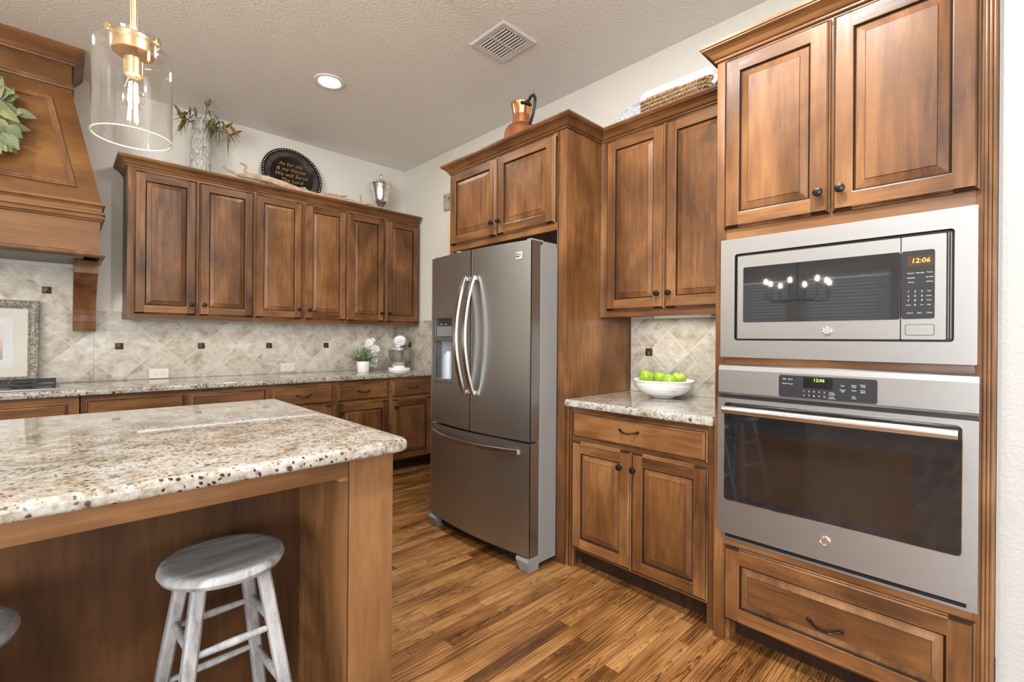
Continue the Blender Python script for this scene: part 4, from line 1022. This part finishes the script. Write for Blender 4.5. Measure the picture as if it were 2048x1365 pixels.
# twisted strands on the outside
mb = MB()
for r_ in range(7):
    z = .027+r_*.0205
    for k in range(22):
        x = -.175+k*.0167; mb.tube([(x-.009, -.117-.004*r_/8, z-.008), (x, -.124, z), (x+.010, -.117-.004*r_/8, z+.009)], [.003, .0065, .003], SEAG if (k+r_) % 3 else SEAG2, 5)
mb.build('braid', t)
LIN = plain('linen_white', (.78, .76, .76), .9)
mb = MB(); rg = []
for ins, z in ((-.008, .160), (-.013, .172), (-.012, .196), (-.004, .206), (.006, .20), (.012, .16)):
    rg.append([(p[0], p[1], z+.006*math.sin(p[0]*40)+.004*math.sin(p[1]*60)) for p in rrect(-.195+ins, .195-ins, -.112+ins, .112-ins, .05, 8)])
mb.loft(rg, LIN, caps=(False, False)); mb.build('liner', t)
mb = MB(); mb.tube([(.195, -.06, .14), (.222, -.055, .17), (.232, -.045, .215), (.230, -.01, .245), (.230, .03, .235), (.228, .05, .20), (.21, .05, .16)], .0075, plain('rope', (.52, .46, .38), .9), 8); mb.tube([(.20, -.075, .13), (.215, -.06, .16), (.205, -.04, .18)], .012, LIN, 6); mb.build('handle', t)
t = thing('patterned_tray', (-.085, -2.80, top), 'pale blue-white patterned octagonal tray leaning behind the basket', 'tray', RB)
t.rotation_euler = (math.radians(-8), 0, RB)
TRY, nt, b = new_mat('embossed_tray'); co = objco(nt)
vn = nd(nt, 'ShaderNodeTexVoronoi', {'Vector': co, 'Scale': 38.}, feature='DISTANCE_TO_EDGE').outputs['Distance']
setc(nt, b, ramp(nt, vn, [(.02, (.42, .46, .54)), (.12, (.66, .67, .70))])); b.inputs['Roughness'].default_value = .5; bump(nt, b, vn, .6, .004)
oc = [(.12, 0), (.33, 0), (.45, .08), (.45, .25), (.33, .325), (.12, .325), (0, .25), (0, .08)]; cxx, czz = .225, .1625
sc = lambda k: [(cxx+(p[0]-cxx)*k, czz+(p[1]-czz)*k) for p in oc]
mb = MB(); mb.loft([[(p[0]-.1, y, p[1]) for p in sc(k)] for k, y in ((1, 0), (1, -.006), (.97, -.022), (.93, -.022), (.88, -.010), (.86, -.009))], TRY, sm=False); mb.build('tray_body', t)

# ---- small things on the counters
t = thing('potted_plant', (-.605, -.30, .9145), 'small leafy green plant in a white pot on the back counter', 'plant')
mb = MB(); mb.lathe([(.001, 0), (.050, 0), (.054, .006), (.060, .098), (.058, .102), (.053, .100), (.050, .082), (.001, .08)], SOFTW, 12); mb.build('pot', t)
LF = speck('small_leaf', (.07, .13, .04), (.28, .36, .17), 30, .5)
LF2 = speck('small_leaf_pale', (.20, .28, .16), (.42, .48, .36), 30, .5)
ml, ms = MB(), MB()
for k in range(70):
    a = random.uniform(0, 6.28); el = random.uniform(.25, 1.5); d = Vector((math.cos(a)*math.cos(el), math.sin(a)*math.cos(el), math.sin(el)*1.05)); ln = random.uniform(.09, .16)
    p = [Vector((0, 0, .08))+Vector((d.x*.25, d.y*.25, d.z*.3))*ln*0, Vector((0, 0, .09))+d*ln*.5, Vector((0, 0, .09))+d*ln+Vector((0, 0, -.01))]
    ms.tube(p, .0012, LF, 4)
    for j in range(11):
        u = .25+.75*j/10; base = p[0].lerp(p[2], u); leaf(ml, base, (d.x+random.uniform(-.9, .9), d.y+random.uniform(-.9, .9), d.z+random.uniform(-.6, .7)), (random.uniform(-.5, .5), -.6, 1), random.uniform(.018, .030), .014, random.choice((LF, LF, LF2)), .2, 2)
ms.build('stems', t); ml.build('leaves', t, norm=False)
t = thing('flower_jar', (-.455, -.17, .9145), 'clear glass jar holding white cotton flowers beside the stand mixer', 'flower jar')
mb = MB(); mb.lathe([(.046, 0), (.048, .01), (.050, .17), (.052, .18), (.0495, .18), (.047, .17), (.045, .012), (.001, .010)], thin_glass('jar_glass', (.90, .94, .94), 1.), 24, caps=(True, True)); mb.build('jar', t)
PET = plain('petal_white', (.82, .80, .78), .8); CEN = plain('flower_centre', (.50, .40, .26), .8)
mp, mc, ms = MB(), MB(), MB()
for fx, fy, fz, rr in ((-.035, -.02, .275, .045), (-.01, .0, .235, .04), (.045, -.01, .215, .04), (.0, -.035, .17, .034), (.015, -.03, .105, .034), (.02, -.02, .055, .03), (-.02, -.03, .06, .025), (-.045, 0, .24, .03), (.02, .01, .30, .025)):
    c = Vector((fx, fy, fz)); ax = Vector((fx*1.5, -1, .35)).normalized(); e1 = ax.cross(Vector((0, 0, 1))).normalized(); e2 = e1.cross(ax)
    for k in range(9):
        a = 2*math.pi*k/9; dd = e1*math.cos(a)+e2*math.sin(a)
        leaf(mp, c, dd+ax*.35, ax, rr, rr*.75, PET, .25, 3)
    mc.tube([c-ax*.004, c+ax*.010], [.005, .003], CEN, 8)
    ms.tube([c, Vector((fx*.3, fy*.3, fz*.4)), Vector((0, 0, .012))], .0018, STEM, 5)
mp.build('petals', t, norm=False); mc.build('flower_centres', t); ms.build('stems', t)
# stand mixer, turned towards the camera
t = thing('stand_mixer', (-.215, -.285, .9145), 'white stand mixer with a steel bowl in the counter corner', 'stand mixer', math.radians(-24))
mb = MB(); rg = []
for k, z in ((1, 0), (1.02, .008), (1.0, .020), (.93, .028)):
    rg.append([(p[0]*k, .02+(p[1]-.02)*k, z) for p in rrect(-.105, .105, -.13, .16, .10, 8)])
mb.loft(rg, WHITEM)
mb.lathe([(.062, .028), (.056, .045), (.050, .05)], WHITEM, 28, (0, -.03, 0)); mb.build('base', t)
mb = MB(); rg = []
for z, w_, y0, y1 in ((.026, .055, .08, .155), (.08, .045, .085, .15), (.16, .043, .085, .15), (.225, .052, .075, .155)):
    rg.append([(p[0], p[1], z) for p in rrect(-w_, w_, y0, y1, .03, 5)])
mb.loft(rg, WHITEM); mb.build('column', t)
mb = MB(); rings = []
for y, rx, rz_, zc_ in ((-.135, .012, .012, .300), (-.132, .036, .036, .298), (-.12, .050, .050, .296), (-.09, .058, .057, .293), (-.02, .060, .060, .288), (.07, .062, .060, .285), (.13, .055, .054, .283), (.155, .035, .035, .282), (.162, .008, .008, .282)):
    rings.append([(rx*math.cos(a), y, zc_+rz_*math.sin(a)) for a in (2*math.pi*q/24 for q in range(24))])
mb.loft(rings, WHITEM); hd = mb.build('head', t)
mb = MB(); mb.lathe([(.020, 0), (.020, .010), (.016, .013)], plain('hub_ring', (.45, .45, .45), .35, .6), 20, (-.012, -.131, .302), 1, caps=(False, False)); mb.lathe([(.0165, 0), (.0165, .0125), (.001, .0125)], WHITEM, 20, (-.012, -.131, .302), 1); mb.lathe([(.008, 0), (.008, .018), (.005, .022), (.001, .022)], WHITEM, 14, (.030, -.126, .300), 1); mb.build('hub_cap', hd)
mb = MB(); mb.box(-.047, .047, -.125, -.02, .236, .248, CHROME, .003); mb.lathe([(.034, .200), (.034, .236)], WHITEM, 20, (0, -.045, 0)); mb.build('trim_band', hd)
SBOWL = plain('bowl_steel', (.52, .50, .46), .28, .9)
mb = MB(); mb.lathe([(.045, .047), (.048, .055), (.060, .066), (.088, .10), (.104, .145), (.110, .20), (.113, .205), (.107, .203), (.100, .147), (.085, .105), (.05, .072), (.001, .07)], SBOWL, 40, (0, -.035, 0)); mb.build('mixing_bowl', t)
mb = MB(); mb.tube([(0, -.045, .200), (0, -.045, .15)], .008, CHROME, 10); mb.tube([(0, -.045, .16), (-.045, -.045, .14), (-.05, -.045, .11), (0, -.045, .085), (.05, -.045, .11), (.045, -.045, .14), (0, -.045, .16)], .004, WHITEM, 8); mb.build('beater', t)

# fruit bowl and apples
t = thing('fruit_bowl', (-.200, -3.136, .9145), 'white ribbed ceramic bowl of apples with rust streaks', 'bowl')
BWL, nt, b = new_mat('ribbed_ceramic'); co = nd(nt, 'ShaderNodeTexCoord').outputs['Object']
sp = nd(nt, 'ShaderNodeSeparateXYZ', {0: co}); n = noise(nt, vmul(nt, co, (2.5, 2.5, 60)), 2.2, 3, .6)
msk = mth(nt, 'MULTIPLY', ramp(nt, n, [(.56, 0.), (.62, .85)]), ramp(nt, noise(nt, co, 7, 2), [(.48, 0.), (.6, 1.)]))
setc(nt, b, mixc(nt, msk, (.74, .72, .70), (.24, .12, .07))); b.inputs['Roughness'].default_value = .25
prof = [(.001, .0), (.060, 0), (.066, .004), (.070, .010)]
for k in range(17):
    u = k/16; prof.append((.070+.090*math.sin(u*1.5)**.62/math.sin(1.5)**.62 + .0016*math.sin(u*34), .010+.080*u**1.15))
prof += [(.163, .092), (.165, .097), (.161, .101), (.154, .098), (.148, .078), (.120, .052), (.060, .046), (.001, .046)]
mb = MB(); mb.lathe(prof, BWL, 64); mb.build('bowl_body', t)
APL, nt, b = new_mat('green_apple'); co = objco(nt)
setc(nt, b, ramp(nt, noise(nt, co, 18, 4, .6), [(.35, (.17, .30, .012)), (.62, (.29, .41, .035)), (.75, (.42, .50, .12))])); b.inputs['Roughness'].default_value = .22
def make_apple(loc, rz, label):
    t = thing('apple', loc, label, 'apple', rz, 'green apples in the bowl')
    r = .043; mb = MB(); pr = []
    for k in range(19):
        a = -math.pi/2+math.pi*k/18; pr.append((max(.0008, r*math.cos(a)*(1+.06*math.sin(a))), r*.92*math.sin(a)-(.010*math.exp(-((k-18)/2.2)**2))+(.007*math.exp(-(k/2.2)**2))))
    mb.lathe(pr, APL, 28); mb.build('flesh', t)
    MB().tube([(0, 0, .026), (.002, 0, .038), (.005, .001, .048)], [.0016, .0013, .0018], STEM, 6).build('stem', t)
    return t
ap = make_apple((-.200, -3.028, 1.026), .3, 'green apple at the left side of the bowl')
ap.rotation_euler = (.35, .2, 0)
for p, r_, l_ in (((-.128, -3.076, 1.012), 1.2, 'green apple in the middle, set back between two others'), ((-.248, -3.202, 1.014), 2.3, 'front green apple right of the bowl centre'), ((-.152, -3.200, 1.018), 4.0, 'green apple at the right rear of the bowl')):
    d = dup(ap, p, r_, l_); d.rotation_euler = (random.uniform(-.4, .4), random.uniform(-.4, .4), r_)

# ---- chandelier of the breakfast nook (seen reflected in the microwave)
t = thing('chandelier', (-5.2, -2.75, 0), 'black candle chandelier reflected in the microwave window', 'chandelier')
mb = MB(); mb.tube([(0, 0, 1.72), (0, 0, H-.02)], .01, IRON, 8); mb.lathe([(.06, H-.001), (.06, H-.02), (.001, H-.03)], IRON, 20); mb.build('stem', t)
for k in range(8):
    a = 2*math.pi*k/8; ca, sa = math.cos(a), math.sin(a); R2 = .38 if k % 2 else .30
    mb = MB(); mb.tube([(0, 0, 1.74), (ca*R2*.8, sa*R2*.8, 1.72), (ca*R2, sa*R2, 1.76), (ca*R2, sa*R2, 1.93)], .006, IRON, 7); ar = mb.build('arm', t)
    MB().tube([(ca*R2, sa*R2, 1.93), (ca*R2, sa*R2, 1.96), (ca*R2, sa*R2, 1.985)], [.010, .014, .002], emis('candle_bulb', (1, .84, .60), 160) if k == 0 else bpy.data.materials['candle_bulb'], 8).build('bulb', ar)
